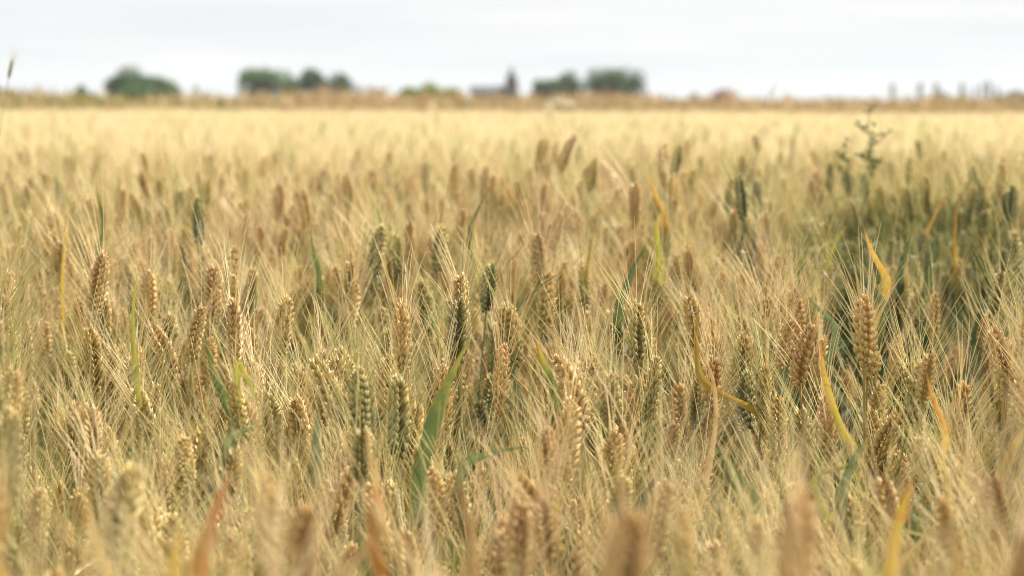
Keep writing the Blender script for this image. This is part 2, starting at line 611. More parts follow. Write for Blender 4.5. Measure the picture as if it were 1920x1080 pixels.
# ------------------------------------------------------------------ individual wheat plants
# ear tip x, y, ear foot x, y (pixels of the photograph), ripeness, ear length in m
F = [
 (195,468,178,590,.80,.086),(288,505,275,612,.72,.078),(395,492,402,605,.95,.080),(440,555,440,690,.82,.084),
 (750,555,757,700,.80,.080),(312,600,322,712,.76,.074),(345,695,345,790,.66,.066),(368,565,360,680,.66,.078),
 (82,596,85,675,.72,.062),(183,606,178,735,.48,.080),(215,642,208,748,.80,.072),(130,655,136,742,.32,.066),
 (632,660,635,810,.36,.082),(718,662,725,784,.86,.074),(746,700,746,862,.24,.085),(512,728,515,862,.30,.076),
 (558,735,566,872,.68,.078),(948,642,936,776,.86,.078),(920,488,911,588,.14,.072),(697,420,705,522,.30,.082),
 (742,437,746,524,.25,.074),(822,418,820,515,.40,.080),(768,410,770,484,.66,.070),(835,487,836,550,.80,.058),
 (668,517,654,625,.70,.080),(1090,487,1096,574,.78,.074),(1080,575,1078,645,.80,.060),(1099,578,1101,655,.72,.062),
 (1157,625,1150,688,.70,.060),(985,618,986,695,.74,.064),(1030,640,1036,715,.80,.062),(1345,505,1341,584,.70,.068),
 (1387,503,1394,584,.74,.070),(1448,478,1444,556,.72,.070),(1441,622,1432,742,.06,.078),(1388,690,1398,812,.04,.076),
 (1545,625,1524,742,.62,.080),(1687,626,1671,724,.84,.074),(1455,735,1461,866,.52,.078),(1510,755,1519,892,.28,.080),
 (1657,750,1643,882,.60,.080),(1345,735,1314,852,.72,.078),(1311,700,1306,812,.30,.072),(1745,545,1751,644,.66,.078),
 (1841,580,1834,674,.55,.072),(1857,646,1844,736,.88,.072),(1798,646,1795,706,.78,.056),(1900,712,1868,826,.50,.080),
 (1236,770,1228,866,.40,.070),(855,718,859,806,.68,.064),(421,745,405,844,.84,.070),(871,658,876,742,.84,.066),
 (1255,560,1250,628,.80,.062),(1722,548,1716,620,.68,.064),(568,612,572,676,.62,.058),(600,575,604,640,.70,.062),
 (108,757,116,855,.66,.068),(300,757,306,846,.56,.066),(1890,908,1890,1060,.30,.078),(1810,852,1817,1016,.70,.082),
 (1633,918,1638,1075,.40,.078),(1722,838,1744,948,.64,.068),(1590,820,1584,905,.78,.062),(1780,660,1768,728,.80,.060),
 (522,652,528,730,.68,.064),(498,572,504,634,.74,.056),(40,508,46,590,.78,.068),(104,448,112,530,.72,.070),
 (128,560,132,628,.30,.058),(230,575,238,646,.80,.060),(1283,690,1278,760,.76,.060),(1590,690,1600,768,.66,.066),
 (1010,722,1006,800,.80,.064),(905,770,910,852,.78,.066),(980,705,984,784,.74,.064),(1200,826,1205,930,.66,.068),
 (655,560,662,626,.70,.056),(798,590,804,660,.70,.058),(892,575,890,640,.66,.056),(1180,700,1184,778,.70,.062),
 (252,800,256,880,.68,.060),(60,700,66,780,.60,.062),(1120,800,1122,880,.68,.060),(780,640,786,706,.66,.056),
 # near, out of focus
 (1072,742,1056,905,.66,.082),(1158,905,1132,1062,.76,.074),(1246,892,1218,1062,.78,.078),(4,752,12,960,.24,.086),
 (190,842,192,1010,.80,.080),(832,872,818,1010,.60,.068),(942,952,932,1100,.74,.070),(1034,905,1038,1075,.56,.078),
 (566,935,560,1090,.66,.072),(690,905,722,1075,.82,.078),(480,1018,478,1180,.78,.076),(1350,1008,1340,1170,.76,.074),
 (390,935,372,1090,.80,.074),(70,905,66,1070,.42,.076),(1452,985,1446,1130,.70,.070),(282,925,276,1080,.62,.072),
 (1548,975,1560,1120,.66,.068),(640,1010,636,1160,.62,.070),(760,985,770,1150,.70,.074),(130,980,124,1140,.60,.076),
 (880,1010,886,1170,.68,.074),(1104,985,1090,1150,.60,.076),(1290,1035,1284,1190,.50,.072),(20,960,8,1120,.50,.074),
 # behind, growing soft
 (104,325,120,392,.22,.078),(234,350,226,424,.70,.078),(258,356,263,414,.55,.066),(341,350,333,420,.25,.074),
 (372,365,374,460,.10,.085),(418,320,414,376,.82,.066),(393,330,387,388,.42,.066),(488,290,493,334,.66,.060),
 (548,285,546,325,.32,.058),(780,322,758,378,.76,.072),(703,315,703,366,.80,.062),(655,322,654,392,.55,.074),
 (885,310,889,362,.50,.064),(907,308,907,374,.84,.074),(925,325,930,388,.72,.070),(1014,258,1009,324,.62,.078),
 (1056,247,1055,324,.86,.086),(1043,262,1043,314,.76,.066),(1115,293,1106,360,.50,.076),(1240,265,1246,348,.74,.088),
 (1274,266,1260,342,.22,.084),(1266,320,1262,402,.62,.080),(1190,338,1190,428,.86,.088),(1150,345,1153,414,.78,.076),
 (1388,323,1393,416,.04,.086),(1342,360,1336,414,.80,.064),(1522,333,1522,400,.92,.078),(1472,332,1481,376,.70,.060),
 (1020,340,1026,404,.80,.074),(985,375,991,436,.70,.070),(1105,385,1105,452,.76,.072),(1562,300,1554,360,.30,.072),
 (1706,290,1704,352,.32,.074),(1725,258,1726,302,.30,.062),(1782,312,1779,372,.30,.072),(1818,343,1811,428,.28,.086),
 (1735,325,1736,402,.45,.082),(1532,450,1530,536,.22,.080),(862,388,862,462,.74,.076),(1904,428,1906,524,.30,.084),
 (486,420,488,484,.84,.066),(525,425,528,496,.84,.070),(1010,430,1008,545,.92,.092),(600,388,606,444,.40,.062),
 (1660,385,1672,450,.30,.070),(1700,345,1708,420,.35,.078),(1768,365,1762,440,.25,.078),(1600,370,1606,440,.40,.074),
 (1650,345,1654,410,.42,.074),(1850,425,1840,500,.42,.078),(1470,390,1474,452,.55,.070),(40,280,42,318,.55,.056),
 (128,290,130,330,.5,.058),(8,340,14,400,.78,.072),(1275,385,1278,450,.70,.070),(955,345,958,405,.6,.068),
 (930,415,934,470,.60,.062),(1418,250,1419,284,.6,.05),(1215,440,1218,510,.30,.072),(1670,300,1672,345,.35,.06),
 (775,465,772,520,.82,.060),(1330,425,1328,480,.62,.06),(1630,365,1636,430,.3,.07),(1858,300,1858,335,.3,.055),
]

plants = []     # dicts: tip, base, ripe, d, px


def quat_for(direction, spin):
    return Vector(direction).to_track_quat('Z', 'Y') @ Matrix.Rotation(spin, 3, 'Z').to_quaternion()


for (xt, yt, xb, yb, ripe, ln) in F:
    plen = math.hypot(xt - xb, yt - yb)
    d = ln * FPX / plen * 0.985
    tip = at(xt, yt, d)
    base = at(xb, yb, d + random.uniform(-0.008, 0.008))
    plants.append(dict(tip=np.array(tip), base=np.array(base), ripe=ripe, d=d, box=(min(xt, xb) - 12, yt - 4, max(xt, xb) + 12, yb)))

NFEAT = len(plants)
boxes = [(p['box'], p['d']) for p in plants]


def blocked(px, py, plen, d):
    """would an ear here hide most of one of the ears that stand out?"""
    for (b, bd) in boxes:
        if bd < 1.30:
            lim = 0
        if d < bd + 0.04 and px > b[0] - 12 and px < b[2] + 12 and py < b[3] - 8 and py + plen > b[1] + 6:
            return True
    return False


# leaves that stand out: foot x, y, tip x, y, distance, width, dryness foot -> tip, grey, label
LV = [
 (432,770,383,622,2.0,.013,.10,.22,.1,"green blade rising to the left"),
 (790,880,876,642,1.86,.017,.12,.45,.25,"long green blade with an orange tip rising to the right"),
 (1308,690,1311,562,2.2,.010,.60,.66,0,"upright orange-yellow blade"),
 (1036,725,1004,628,2.1,.014,.15,.76,0,"broad blade, green below and orange above"),
 (1572,790,1538,636,1.98,.009,.50,.72,0,"narrow yellow blade behind the ear"),
 (1768,790,1737,698,1.85,.007,.62,.80,0,"red-orange blade tip"),
 (1668,1090,1716,885,1.32,.012,.52,.66,0,"yellow-orange blade in the foreground"),
 (1875,910,1928,790,1.72,.014,.50,.58,0,"bright yellow blade at the right edge"),
 (1400,930,1343,833,1.75,.022,.10,.16,.2,"broad dark green blade"),
 (1582,905,1622,825,1.75,.014,.12,.14,.95,"grey-green blade"),
 (368,1090,442,872,1.14,.011,.78,.86,0,"blurred orange-brown blade leaning right"),
 (716,1090,694,915,1.14,.011,.70,.84,0,"blurred orange blade in front"),
 (16,1110,-4,1030,1.2,.016,.54,.60,0,"yellow blade in the bottom left corner"),
 (326,1110,342,990,1.2,.012,.54,.60,0,"blurred yellow blade"),
 (712,405,681,335,3.3,.013,.14,.72,0,"green blade with an orange tip"),
 (888,410,921,350,3.3,.013,.05,.10,.4,"dark green blade leaning right"),
 (985,562,1054,510,2.5,.010,.03,.10,.6,"blue-green blade leaning right"),
 (1168,560,1213,455,2.7,.015,.08,.12,.3,"green blade arching right"),
 (1104,480,1119,422,2.8,.009,.52,.62,0,"short orange-yellow blade"),
 (1236,480,1234,400,2.9,.016,.44,.52,0,"soft yellow blade"),
 (1242,395,1214,308,3.3,.010,.62,.70,0,"orange blade leaning left"),
 (122,460,131,388,2.9,.010,.56,.66,0,"orange blade"),
 (192,400,180,342,3.2,.011,.15,.60,0,"green blade with a yellow tip"),
 (597,500,583,425,2.8,.014,.06,.16,.2,"green blade"),
 (1660,515,1622,432,2.8,.017,.60,.68,0,"broad orange blade beside the dark gap"),
 (594,870,600,762,1.86,.013,.14,.14,.95,"pale grey-green blade"),
 (1352,952,1300,872,1.7,.006,.14,.14,1.0,"thin grey-green blade"),
 (890,860,992,838,1.8,.009,.20,.26,.5,"level green blade"),
 (444,812,500,797,1.85,.008,.20,.26,.8,"short grey-green blade"),
 (1806,1090,1783,1005,1.4,.008,.66,.80,0,"orange blade tip"),
 (1808,850,1815,776,1.8,.009,.50,.58,0,"short yellow blade"),
 (256,700,258,510,2.1,.007,.40,.46,0,"narrow yellow-green blade"),
 (1548,884,1630,874,1.75,.007,.36,.42,0,"level yellow-green blade"),
 (1650,560,1585,470,2.75,.016,.02,.08,.4,"dark green blade beside the gap"),
 (1560,600,1508,545,2.45,.013,.03,.10,.6,"dark blue-green blade"),
 (1690,500,1710,440,3.0,.018,.0,.04,.2,"dark green blade in the gap"),
 (1740,520,1760,430,3.1,.018,.0,.06,.2,"dark green blade right of the gap"),
 (1640,480,1600,420,3.1,.016,.05,.12,.3,"green blade left of the gap"),
 (1500,500,1540,415,3.0,.012,.30,.44,0,"yellow-green blade"),
 (1830,610,1870,520,2.7,.012,.05,.12,.5,"green blade"),
 (455,690,492,790,1.9,.008,.46,.30,0,"yellow-green blade bent down"),
 (485,900,478,860,1.65,.010,.56,.60,0,"small yellow blade"),
 (1120,700,1170,800,1.9,.005,.95,1.0,0,"dry pale blade bent down"),
 (1330,690,1300,610,2.0,.006,.95,1.0,0,"dry pale blade"),
 (1685,1060,1755,990,1.4,.009,.95,1.0,0,"dry pale blade leaning right"),
 (880,1000,855,820,1.2,.010,.95,1.0,0,"blurred pale dry blade leaning left"),
 (720,960,690,790,1.25,.008,.92,.98,0,"blurred pale dry blade standing"),
 (200,1060,160,920,1.15,.012,.93,1.0,0,"blurred pale dry blade leaning left"),
 (1440,660,1450,560,2.2,.004,.95,1.0,0,"thin dry blade"),
 (660,470,632,418,2.7,.006,1.0,1.0,0,"dry white blade tip"),
 (1790,470,1800,360,3.4,.012,.62,.74,0,"orange blade among green ears"),
 (1745,420,1790,350,3.6,.008,.66,.74,0,"thin orange blade"),
 (1560,470,1590,420,3.2,.010,.40,.50,0,"yellow-green blade"),
]

for row in LV:
    if row[4] < 2.3:
        boxes.append(((min(row[0], row[2]) - 4, row[3], max(row[0], row[2]) + 4, row[1]), row[4]))
DENS = 330.0
X_MARG = 0.06


def sample_band(d0, d1, dens, r):
    """jittered grid over the view wedge, so plants keep their distance"""
    c = 1 / math.sqrt(dens)
    P = []
    y = d0
    while y < d1:
        hw = 0.262 * y + X_MARG + 0.06 * min(y, 6) + (.5 if y > 6 else 0)
        x = -hw
        while x < hw:
            P.append((x + r.uniform(-.48, .48) * c, y + r.uniform(-.48, .48) * c))
            x += c
        y += c
    return P


r0 = np.random.default_rng(21)
LUSH = [(x, y) for (x, y) in sample_band(3.43, 4.7, 460.0, r0) if ((960 + x / y * FPX - 1725) / 165) ** 2 + ((y - 3.95) / .62) ** 2 < 1]
cands = []
lowp = []
for (x, y) in sample_band(0.84, 6.0, DENS, r0) + LUSH:
    hr = hole_r(x, y)
    if hr < 1.0:
        lowp.append((x, y))
        lowp.append((x + .02, y + .03))
        continue
    if y < 1.5 and r0.random() < (.12 if y < 1.08 else .38 if y < 1.25 else .25):
        continue
    if 2.2 < y < 5.2 and r0.random() < .18:
        continue
    if r0.random() < .22:
        lowp.append((x, y))
    if 2.75 < y < 3.55 and r0.random() < 0.30:
        continue
    top = crop_top(x, y) + r0.normal(0, 0.038)
    if y < 2.7:
        top -= 0.012
        top = min(top, CAMZ - 0.19)
    if y < 1.6:
        top = min(top, CAMZ - 0.214 - 0.03 * r0.random())
    if y < 1.06:
        top = CAMZ - 0.172 - 0.035 * r0.random()
    ln = r0.uniform(0.050, 0.084)
    if 2.3 < y < 4.6:
        top -= 0.018
    lean = r0.normal(0, 0.11, 2)
    if r0.random() < 0.06:
        lean *= 2.6
    dr = np.array([lean[0], lean[1], 1.0])
    dr /= np.linalg.norm(dr)
    tip = np.array([x, y, top])
    base = tip - dr * ln
    px, py, z = pix(tip)
    plen = ln * FPX / z
    if blocked(px, py, plen, z):
        # set lower, so that the ears standing out stay in view
        ok = False
        for dz in (0.035, 0.07, 0.11):
            t2 = tip - np.array([0, 0, dz])
            a, b, c = pix(t2)
            if not blocked(a, b, plen, z):
                tip, base, px, py, z = t2, t2 - dr * ln, a, b, c
                ok = True
                break
        if not ok:
            continue
    al = 0.075 * FPX / z
    if r0.random() < .6 and any(z < bd - .03 and b[0] - 6 < px < b[2] + 6 and py - al < b[1] + .55 * (b[3] - b[1]) and py > b[1] for (b, bd) in boxes):
        tip = tip - np.array([0, 0, .05])
        base = base - np.array([0, 0, .05])
        px, py, z = pix(tip)
    ripe = float(np.clip(crop_ripe(x, y) + r0.normal(0, 0.20), 0.03, 1.0))
    cands.append(dict(tip=tip, base=base, ripe=ripe, d=z, px=px, py=py))

inview = [c for c in cands if -10 < c['px'] < 1930 and c['py'] < 1085]
inview.sort(key=lambda c: c['d'])
NIND = max(0, 304 - NFEAT)
carriers = []
for row in LV:
    A = np.array(at(row[0], row[1], row[4]))
    best = min(cands, key=lambda c: math.hypot(c['base'][0] - A[0], c['base'][1] - A[1] - .01))
    if math.hypot(best['base'][0] - A[0], best['base'][1] - A[1] - .01) > .035:
        t_ = A + np.array([random.uniform(-.012, .012), .014, -.012])
        px, py, z = pix(t_)
        best = dict(tip=t_, base=t_ - np.array([random.uniform(-.006, .006), .002, .066]), ripe=.4, d=z, px=px, py=py)
        cands.append(best)
    if not any(best is q for q in carriers):
        carriers.append(best)
chosen = list(carriers)
for c in inview:
    if len(chosen) >= NIND:
        break
    if not any(c is q for q in carriers):
        chosen.append(c)
chs = set(id(c) for c in chosen)
rest = [c for c in cands if id(c) not in chs]
plants += chosen


# labels that single each plant out
def colour_word(v):
    return ("dark green" if v < .18 else "olive green" if v < .38 else "yellow green" if v < .56 else "straw gold" if v < .73 else "tan" if v < .84 else "reddish brown")


COLS = [(170, "near the left edge"), (395, "below the left tree clump"), (690, "below the middle tree clump"), (870, "below the lime bush"),
        (985, "below the church tower"), (1260, "below the flat-topped trees"), (1600, "below the red roof"), (2100, "below the poplar row")]


def zone(px, d):
    c = next(n for lim, n in COLS if px < lim)
    b = "blurred front" if d < 1.38 else "nearer sharp" if d < 1.85 else "farther sharp" if d < 2.6 else "soft rear"
    return c, b


zones = {}
for p in plants:
    px, py, z = pix(p['tip'])
    p['px'], p['py'] = px, py
    c, b = zone(px, z)
    p['z'] = (colour_word(p['ripe']), c, b)
    zones.setdefault(p['z'], []).append(p)
ORD = ["first", "second", "third", "fourth", "fifth", "sixth", "seventh", "eighth", "ninth", "tenth", "eleventh", "twelfth"] + ["%dth" % k for k in range(13, 60)]
for k, lst in zones.items():
    lst.sort(key=lambda p: p['px'])
    w, c, b = k
    for i, p in enumerate(lst):
        if len(lst) == 1:
            p['label'] = "the only %s bearded wheat in the %s rows %s" % (w, b, c)
        else:
            o = "leftmost" if i == 0 else ("rightmost" if i == len(lst) - 1 else ORD[i] + " from left")
            p['label'] = "%s bearded wheat, %s in %s rows %s" % (w, o, b, c)

rp = np.random.default_rng(5)
GROUP = "bearded wheat plants standing in the field"
for i, p in enumerate(plants):
    tip, base = p['tip'], p['base']
    ed = (tip - base)
    el = np.linalg.norm(ed)
    ed = ed / el
    root = np.array([base[0] - ed[0] * 0.35 + rp.normal(0, .015), base[1] - ed[1] * 0.35 + rp.normal(0, .015), 0.0])
    e = empty("wheat_plant", root)
    tag(e, p['label'], "wheat plant", GROUP)
    v = i % NVAR
    s = el / EAR_L
    ws = s ** 0.5 * rp.uniform(0.88, 1.12)
    mb = MB()
    pts = stem_curve((0, 0, 0), base - root, ed)
    rr = np.linspace(0.0021, 0.0013, len(pts))
    tube(mb, pts, rr, 6, (0.5, 0.5, rp.random()), STEM)
    for nd in (3, 6):
        q = pts[nd]
        tube(mb, [q - [0, 0, .004], q, q + [0, 0, .004]], [.0020, .0029, .0020], 6, (0.5, 0.5, 0.1), STEM)
    st = link("stem", mb.mesh("stem", [MAT_STEM]), e)
    st["ripe"] = p['ripe'] * (0.75 if p['ripe'] < .5 else 1)
    er = link("ear", EAR_ME[v], e, base - root)
    er.rotation_mode = 'QUATERNION'
    er.rotation_quaternion = quat_for(ed, rp.uniform(0, 6.28))
    er.scale = (ws, ws, s)
    er["ripe"] = p['ripe']
    bd = link("beard", BEARD_ME[v], er)
    bd["ripe"] = p['ripe']
    p['obj'], p['root'], p['pts'], p['ear'], p['v'] = e, root, pts, er, v
    for k in range(int(rp.random() < .6) + int(rp.random() < .3)):
        lm = MB()
        j = int(rp.integers(4, 7))
        random_leaf(lm, pts[j], rp)
        link("leaf", lm.mesh("leaf", [MAT_LEAF]), e)

for (xa, ya, xb, yb, d, w, q0, q1, g, lab) in LV:
    A = np.array(at(xa, ya, d))
    B = np.array(at(xb, yb, d - 0.01))
    best, bd_ = None, 9
    for p in plants:
        lim = A[2] - 0.04
        z = p['pts'][:, 2]
        j = int(np.argmin(np.abs(z - lim)))
        if j < 1: continue
        q = p['pts'][j] + p['root']
        dd = np.hypot(q[0] - A[0], q[1] - A[1]) + abs(q[2] - lim) * .5
        if dd < bd_:
            best, bd_, bj = p, dd, j
    P0 = best['pts'][bj] + best['root']
    if bd_ > .07: print("far leaf", lab, round(bd_, 3))
    if P0[2] > A[2] - 0.02 and bj > 0:
        P0 = best['pts'][bj - 1] + best['root']
    lm = MB()
    # lower sheath part from the stem to the foot, then the blade itself
    n = 18
    ctrl = [P0, A, (A + B) / 2 + np.array([0, 0, 0.004]), B]
    ta = np.linalg.norm(A - P0)
    tb = np.linalg.norm(B - A)
    m = 9
    T = np.linspace(0, 1, n)
    f = ta / (ta + tb)
    dirAB = (B - A) / tb
    pts = []
    for t in T:
        if t < f:
            u = t / f
            h00, h10, h01, h11 = 2*u**3-3*u*u+1, u**3-2*u*u+u, -2*u**3+3*u*u, u**3-u*u
            pts.append(h00 * P0 + h10 * np.array([0, 0, ta * .6]) + h01 * A + h11 * dirAB * ta)
        else:
            u = (t - f) / (1 - f)
            bow = np.cross(dirAB, [0, 1, 0]) * math.sin(u * math.pi) * tb * 0.04
            pts.append(A + (B - A) * u + bow)
    pts = np.array(pts) - best['root']
    w *= .78 if d > 2.4 else 1
    tan = np.gradient(pts, axis=0)
    tan /= np.linalg.norm(tan, axis=1)[:, None]
    rl = random.uniform(-.5, .5)
    tw_ = rl + random.uniform(-1.1, 1.1) * T ** 1.5
    side = np.cross(tan, np.stack([np.sin(tw_), -np.cos(tw_), np.full(n, 0.2)], 1))
    side /= np.linalg.norm(side, axis=1)[:, None]
    nrm = np.cross(side, tan)
    wd = (w * 0.5 * np.clip(np.minimum(0.45 + 1.6 * T, 1) * (1 - T ** 3) ** 0.9, 0.012, 1) * (1 + .13 * np.sin(T * random.uniform(14, 24) + random.uniform(0, 6))))[:, None]
    V = np.stack([pts + side * wd * u + nrm * wd * .3 * abs(u) for u in (-1, -.5, 0, .5, 1)], 1).reshape(-1, 3)
    dr = q0 + (q1 - q0) * np.clip((T - f) / (1 - f), 0, 1)
    D = np.stack([np.stack([dr, np.full(n, g * .7), np.full(n, .5 + .5 * u)], 1) for u in (-1, -.5, 0, .5, 1)], 1).reshape(-1, 3)
    ii = np.arange(n - 1)[:, None, None] * 5
    jj = np.arange(4)[None, :, None]
    lm.add(V, (ii + jj + np.array([0, 1, 6, 5])[None, None, :]).reshape(-1, 4), D, LEAF)
    o = link("leaf", lm.mesh("leaf", [MAT_LEAF]), best['obj'])
    o["label"] = lab

# ------------------------------------------------------------------ the rest of the crop (stuff): instanced plants
VC = bpy.data.collections.new("wheat_variants")     # sources of the crop's instances, not in the scene


def proto(name, mb, mats):
    o = bpy.data.objects.new(name, mb.mesh(name, mats))
    VC.objects.link(o)
    return o


# 0..11: whole near plants. Origin = ear tip
NP = 14
for k in range(NP):
    r = np.random.default_rng(900 + k)
    mb = MB()
    lean = r.normal(0, 0.10, 2) * (2.2 if k % 5 == 4 else 1)
    ed = np.array([lean[0], lean[1], 1.0])
    ed /= np.linalg.norm(ed)
    base = -ed * EAR_L
    q = quat_for(ed, r.uniform(0, 6)).to_matrix()
    R = np.array(q)
    e, b = EARS[k % NVAR]
    mb.merge(e, R, base)
    mb.merge(b, R, base)
    root = np.array([base[0] - ed[0] * .35, base[1] - ed[1] * .35, -0.93])
    pts = stem_curve(root, base, ed)
    tube(mb, pts, np.linspace(.0021, .0013, len(pts)), 5, (.5, .5, r.random()), STEM)
    for j in range(2):
        random_leaf(mb, pts[int(r.integers(3, 7))], r)
    random_leaf(mb, pts[6], r, lo=.08, hi=.15) if k % 3 == 0 else None
    proto("wheat_a%02d" % k, mb, MATS)


def simple_plant(mb, r, org, awns, seg, aw, rings, leafw, hgt=.93):
    lean = r.normal(0, .12, 2)
    ed = np.array([lean[0], lean[1], 1.0])
    ed /= np.linalg.norm(ed)
    ln = r.uniform(.06, .085)
    base = org - ed * ln
    t = np.linspace(0, 1, rings)
    pts = base + ed * ln * t[:, None]
    side = np.array([1, 0, 0]) * math.cos(r.uniform(0, 6)) + np.array([0, 1, 0]) * math.sin(r.uniform(0, 6))
    zig = np.where(np.arange(rings) % 2 == 0, 1, -1)[:, None] * side * .0012
    rad = .0072 * np.minimum(.5 + 2 * t, 1) * (1 - .6 * t ** 3) * np.where(np.arange(rings) % 2 == 0, 1.0, .8)
    rad[-1] = .001
    rd = r.random()
    tube(mb, pts + zig, rad, seg, np.stack([np.where(np.arange(rings) % 2 == 0, .75, .3), t, np.full(rings, rd)], 1), HUSK)
    for a in range(awns):
        az = r.uniform(0, 6.283)
        tt = r.uniform(.15, 1)
        p0 = base + ed * ln * tt + np.array([math.cos(az), math.sin(az), 0]) * .006
        sp = r.uniform(.08, .42)
        dd = ed + np.array([math.cos(az), math.sin(az), 0]) * sp
        dd /= np.linalg.norm(dd)
        al = r.uniform(.06, .09)
        v = r.normal(0, 1, 3)
        sd = np.cross(dd, v)
        sd /= np.linalg.norm(sd)
        ribbon(mb, [p0, p0 + dd * al * .55, p0 + dd * al + np.array([math.cos(az), math.sin(az), 0]) * al * .06], [aw, aw * .8, aw * .2], sd, (.5, .5, r.random()), AWN)
    root = np.array([base[0] - ed[0] * .3, base[1] - ed[1] * .3, org[2] - hgt])
    tube(mb, stem_curve(root, base, ed, 4), [.002, .002, .0018, .0014], 3, (.5, .5, r.random()), STEM)
    if leafw:
        for j in range(leafw):
            p = base - np.array([0, 0, r.uniform(.05, .3)])
            az = r.uniform(0, 6.283)
            l_ = r.uniform(.1, .2)
            dd = np.array([math.cos(az) * .5, math.sin(az) * .5, r.uniform(.3, .9)])
            q_ = r.random()
            dry = r.uniform(.05, .3) if q_ < .4 else (.5 if q_ < .5 else .97)
            sd = np.array([-math.sin(az), math.cos(az), 0])
            ribbon(mb, [p, p + dd * l_ * .5, p + dd * l_ - np.array([0, 0, l_ * .25])], [.004, .005, .0006], sd, (dry, 0, .5), LEAF)


NE = 5
for k in range(NE):
    r = np.random.default_rng(1500 + k)
    mb = MB()
    lean = r.normal(0, 0.10, 2)
    ed = np.array([lean[0], lean[1], 1.0])
    ed /= np.linalg.norm(ed)
    base = -ed * EAR_L
    R = np.array(quat_for(ed, r.uniform(0, 6)).to_matrix())
    e, b = build_ear(2000 + k, bend=.1 * k / NE, dens=.22)
    mb.merge(e, R, base)
    mb.merge(b, R, base)
    root = np.array([base[0] - ed[0] * .35, base[1] - ed[1] * .35, -0.93])
    pts = stem_curve(root, base, ed)
    tube(mb, pts, np.linspace(.0021, .0013, len(pts)), 5, (.5, .5, 0), STEM)
    for j in range(3):
        random_leaf(mb, pts[int(r.integers(4, 7))], r, dry=(r.uniform(0, .1), r.uniform(.05, .3)))
    proto("wheat_e%02d" % k, mb, MATS)
NM = 10
for k in range(NM):
    r = np.random.default_rng(300 + k)
    mb = MB()
    simple_plant(mb, r, np.zeros(3), 22, 6, .00042, 14, 2)
    proto("wheat_b%02d" % k, mb, MATS)
NC = 5
CL = 0.5
for k in range(NC):
    r = np.random.default_rng(500 + k)
    mb = MB()
    for i in range(9):
        for j in range(9):
            org = np.array([(i - 4 + r.uniform(-.45, .45)) * CL / 9, (j - 4 + r.uniform(-.45, .45)) * CL / 9, r.normal(0, .028)])
            simple_plant(mb, r, org, 8, 4, .0008, 6, 1)
    proto("wheat_c%02d" % k, mb, MATS)

NL = 6
for k in range(NL):
    r = np.random.default_rng(700 + k)
    mb = MB()
    for t in range(2):
        o0 = np.array([r.normal(0, .012), r.normal(0, .012), -.62])
        o1 = o0 + np.array([r.normal(0, .03), r.normal(0, .03), .5])
        sp_ = [o0, (o0 + o1) / 2 + r.normal(0, .006, 3), o1]
        tube(mb, sp_, [.002, .0018, .0013], 5, (.5, .5, 0), STEM)
        for j in range(4):
            gr = (r.uniform(0, .08), r.uniform(.02, .16)) if r.random() < .8 else (.5, .65)
            random_leaf(mb, o0 + (o1 - o0) * r.uniform(.45, 1), r, dry=gr, lo=.14, hi=.26)
    proto("wheat_d%02d" % k, mb, MATS)
pts_, idx_, rot_, scl_, ripe_ = [], [], [], [], []


def put(p, idx, rz, s, ripe, rx=0, ry=0):
    pts_.append(p); idx_.append(idx); rot_.append((rx, ry, rz)); scl_.append(s); ripe_.append(ripe)


r1 = np.random.default_rng(77)
for c in rest:
    s = r1.uniform(.88, 1.08)
    green = c['ripe'] < .36 and c['d'] > 2.3
    put(c['tip'], (NP + NM + NC + NL + int(r1.integers(0, NE))) if green else int(r1.integers(0, NP)), r1.uniform(0, 6.283), (s, s, s), c['ripe'], r1.normal(0, .05), r1.normal(0, .05))
for (x, y) in lowp:
    g_ = in_gap(x, y)
    put((x, y, r1.uniform(.60, .74) - (.10 if g_ else 0)), NP + NM + NC + int(r1.integers(0, NL)), r1.uniform(0, 6.283), (1.0, 1.0, 1.0), r1.uniform(.05, .3))
# the stand goes on to both sides of the view
r3 = np.random.default_rng(404)
y = .3
while y < 6.0:
    hw = .262 * y + X_MARG + .06 * y
    for sd in (-1, 1):
        x = hw if y > .84 else .25
        while x < hw + 1.1:
            s = r3.uniform(.88, 1.08)
            xx = sd * x
            rip = float(np.clip(crop_ripe(xx, y) + r3.normal(0, .2), .05, 1))
            put((xx + r3.uniform(-.02, .02), y + r3.uniform(-.02, .02), crop_top(xx, y) - (.03 if y < 1.2 else 0) + r3.normal(0, .03)), int(r3.integers(0, NP)), r3.uniform(0, 6.283), (s, s, s), rip, r3.normal(0, .05), r3.normal(0, .05))
            x += .058
    y += .058
for (x, y) in sample_band(6.0, 17.0, 230.0, r1):
    tall = r1.random() < .10
    top = crop_top(x, y) + r1.normal(0, .032) + (.05 if tall else 0)
    s = r1.uniform(.9, 1.15)
    put((x, y, top), NP + int(r1.integers(0, NM)), r1.uniform(0, 6.283), (s, s, 1), float(np.clip(crop_ripe(x, y) + r1.normal(0, .18) - (.2 if tall else 0), .05, 1)), r1.normal(0, .05), r1.normal(0, .05))
y = 17.0
FAR_END = 21.5
while y < FAR_END:
    hw = .262 * y + 2.5
    x = -hw
    while x < hw:
        put((x + r1.uniform(-.06, .06), y + r1.uniform(-.06, .06), crop_top(x, y) + r1.normal(0, .015)), NP + NM + int(r1.integers(0, NC)), float(r1.integers(0, 4)) * math.pi / 2 + r1.uniform(-.2, .2), (1, 1, 1),
            float(np.clip(.82 + .13 * field_noise(x * .5, y * .5) + r1.normal(0, .07), .2, .95)))
        x += CL * .94
    y += CL * .94


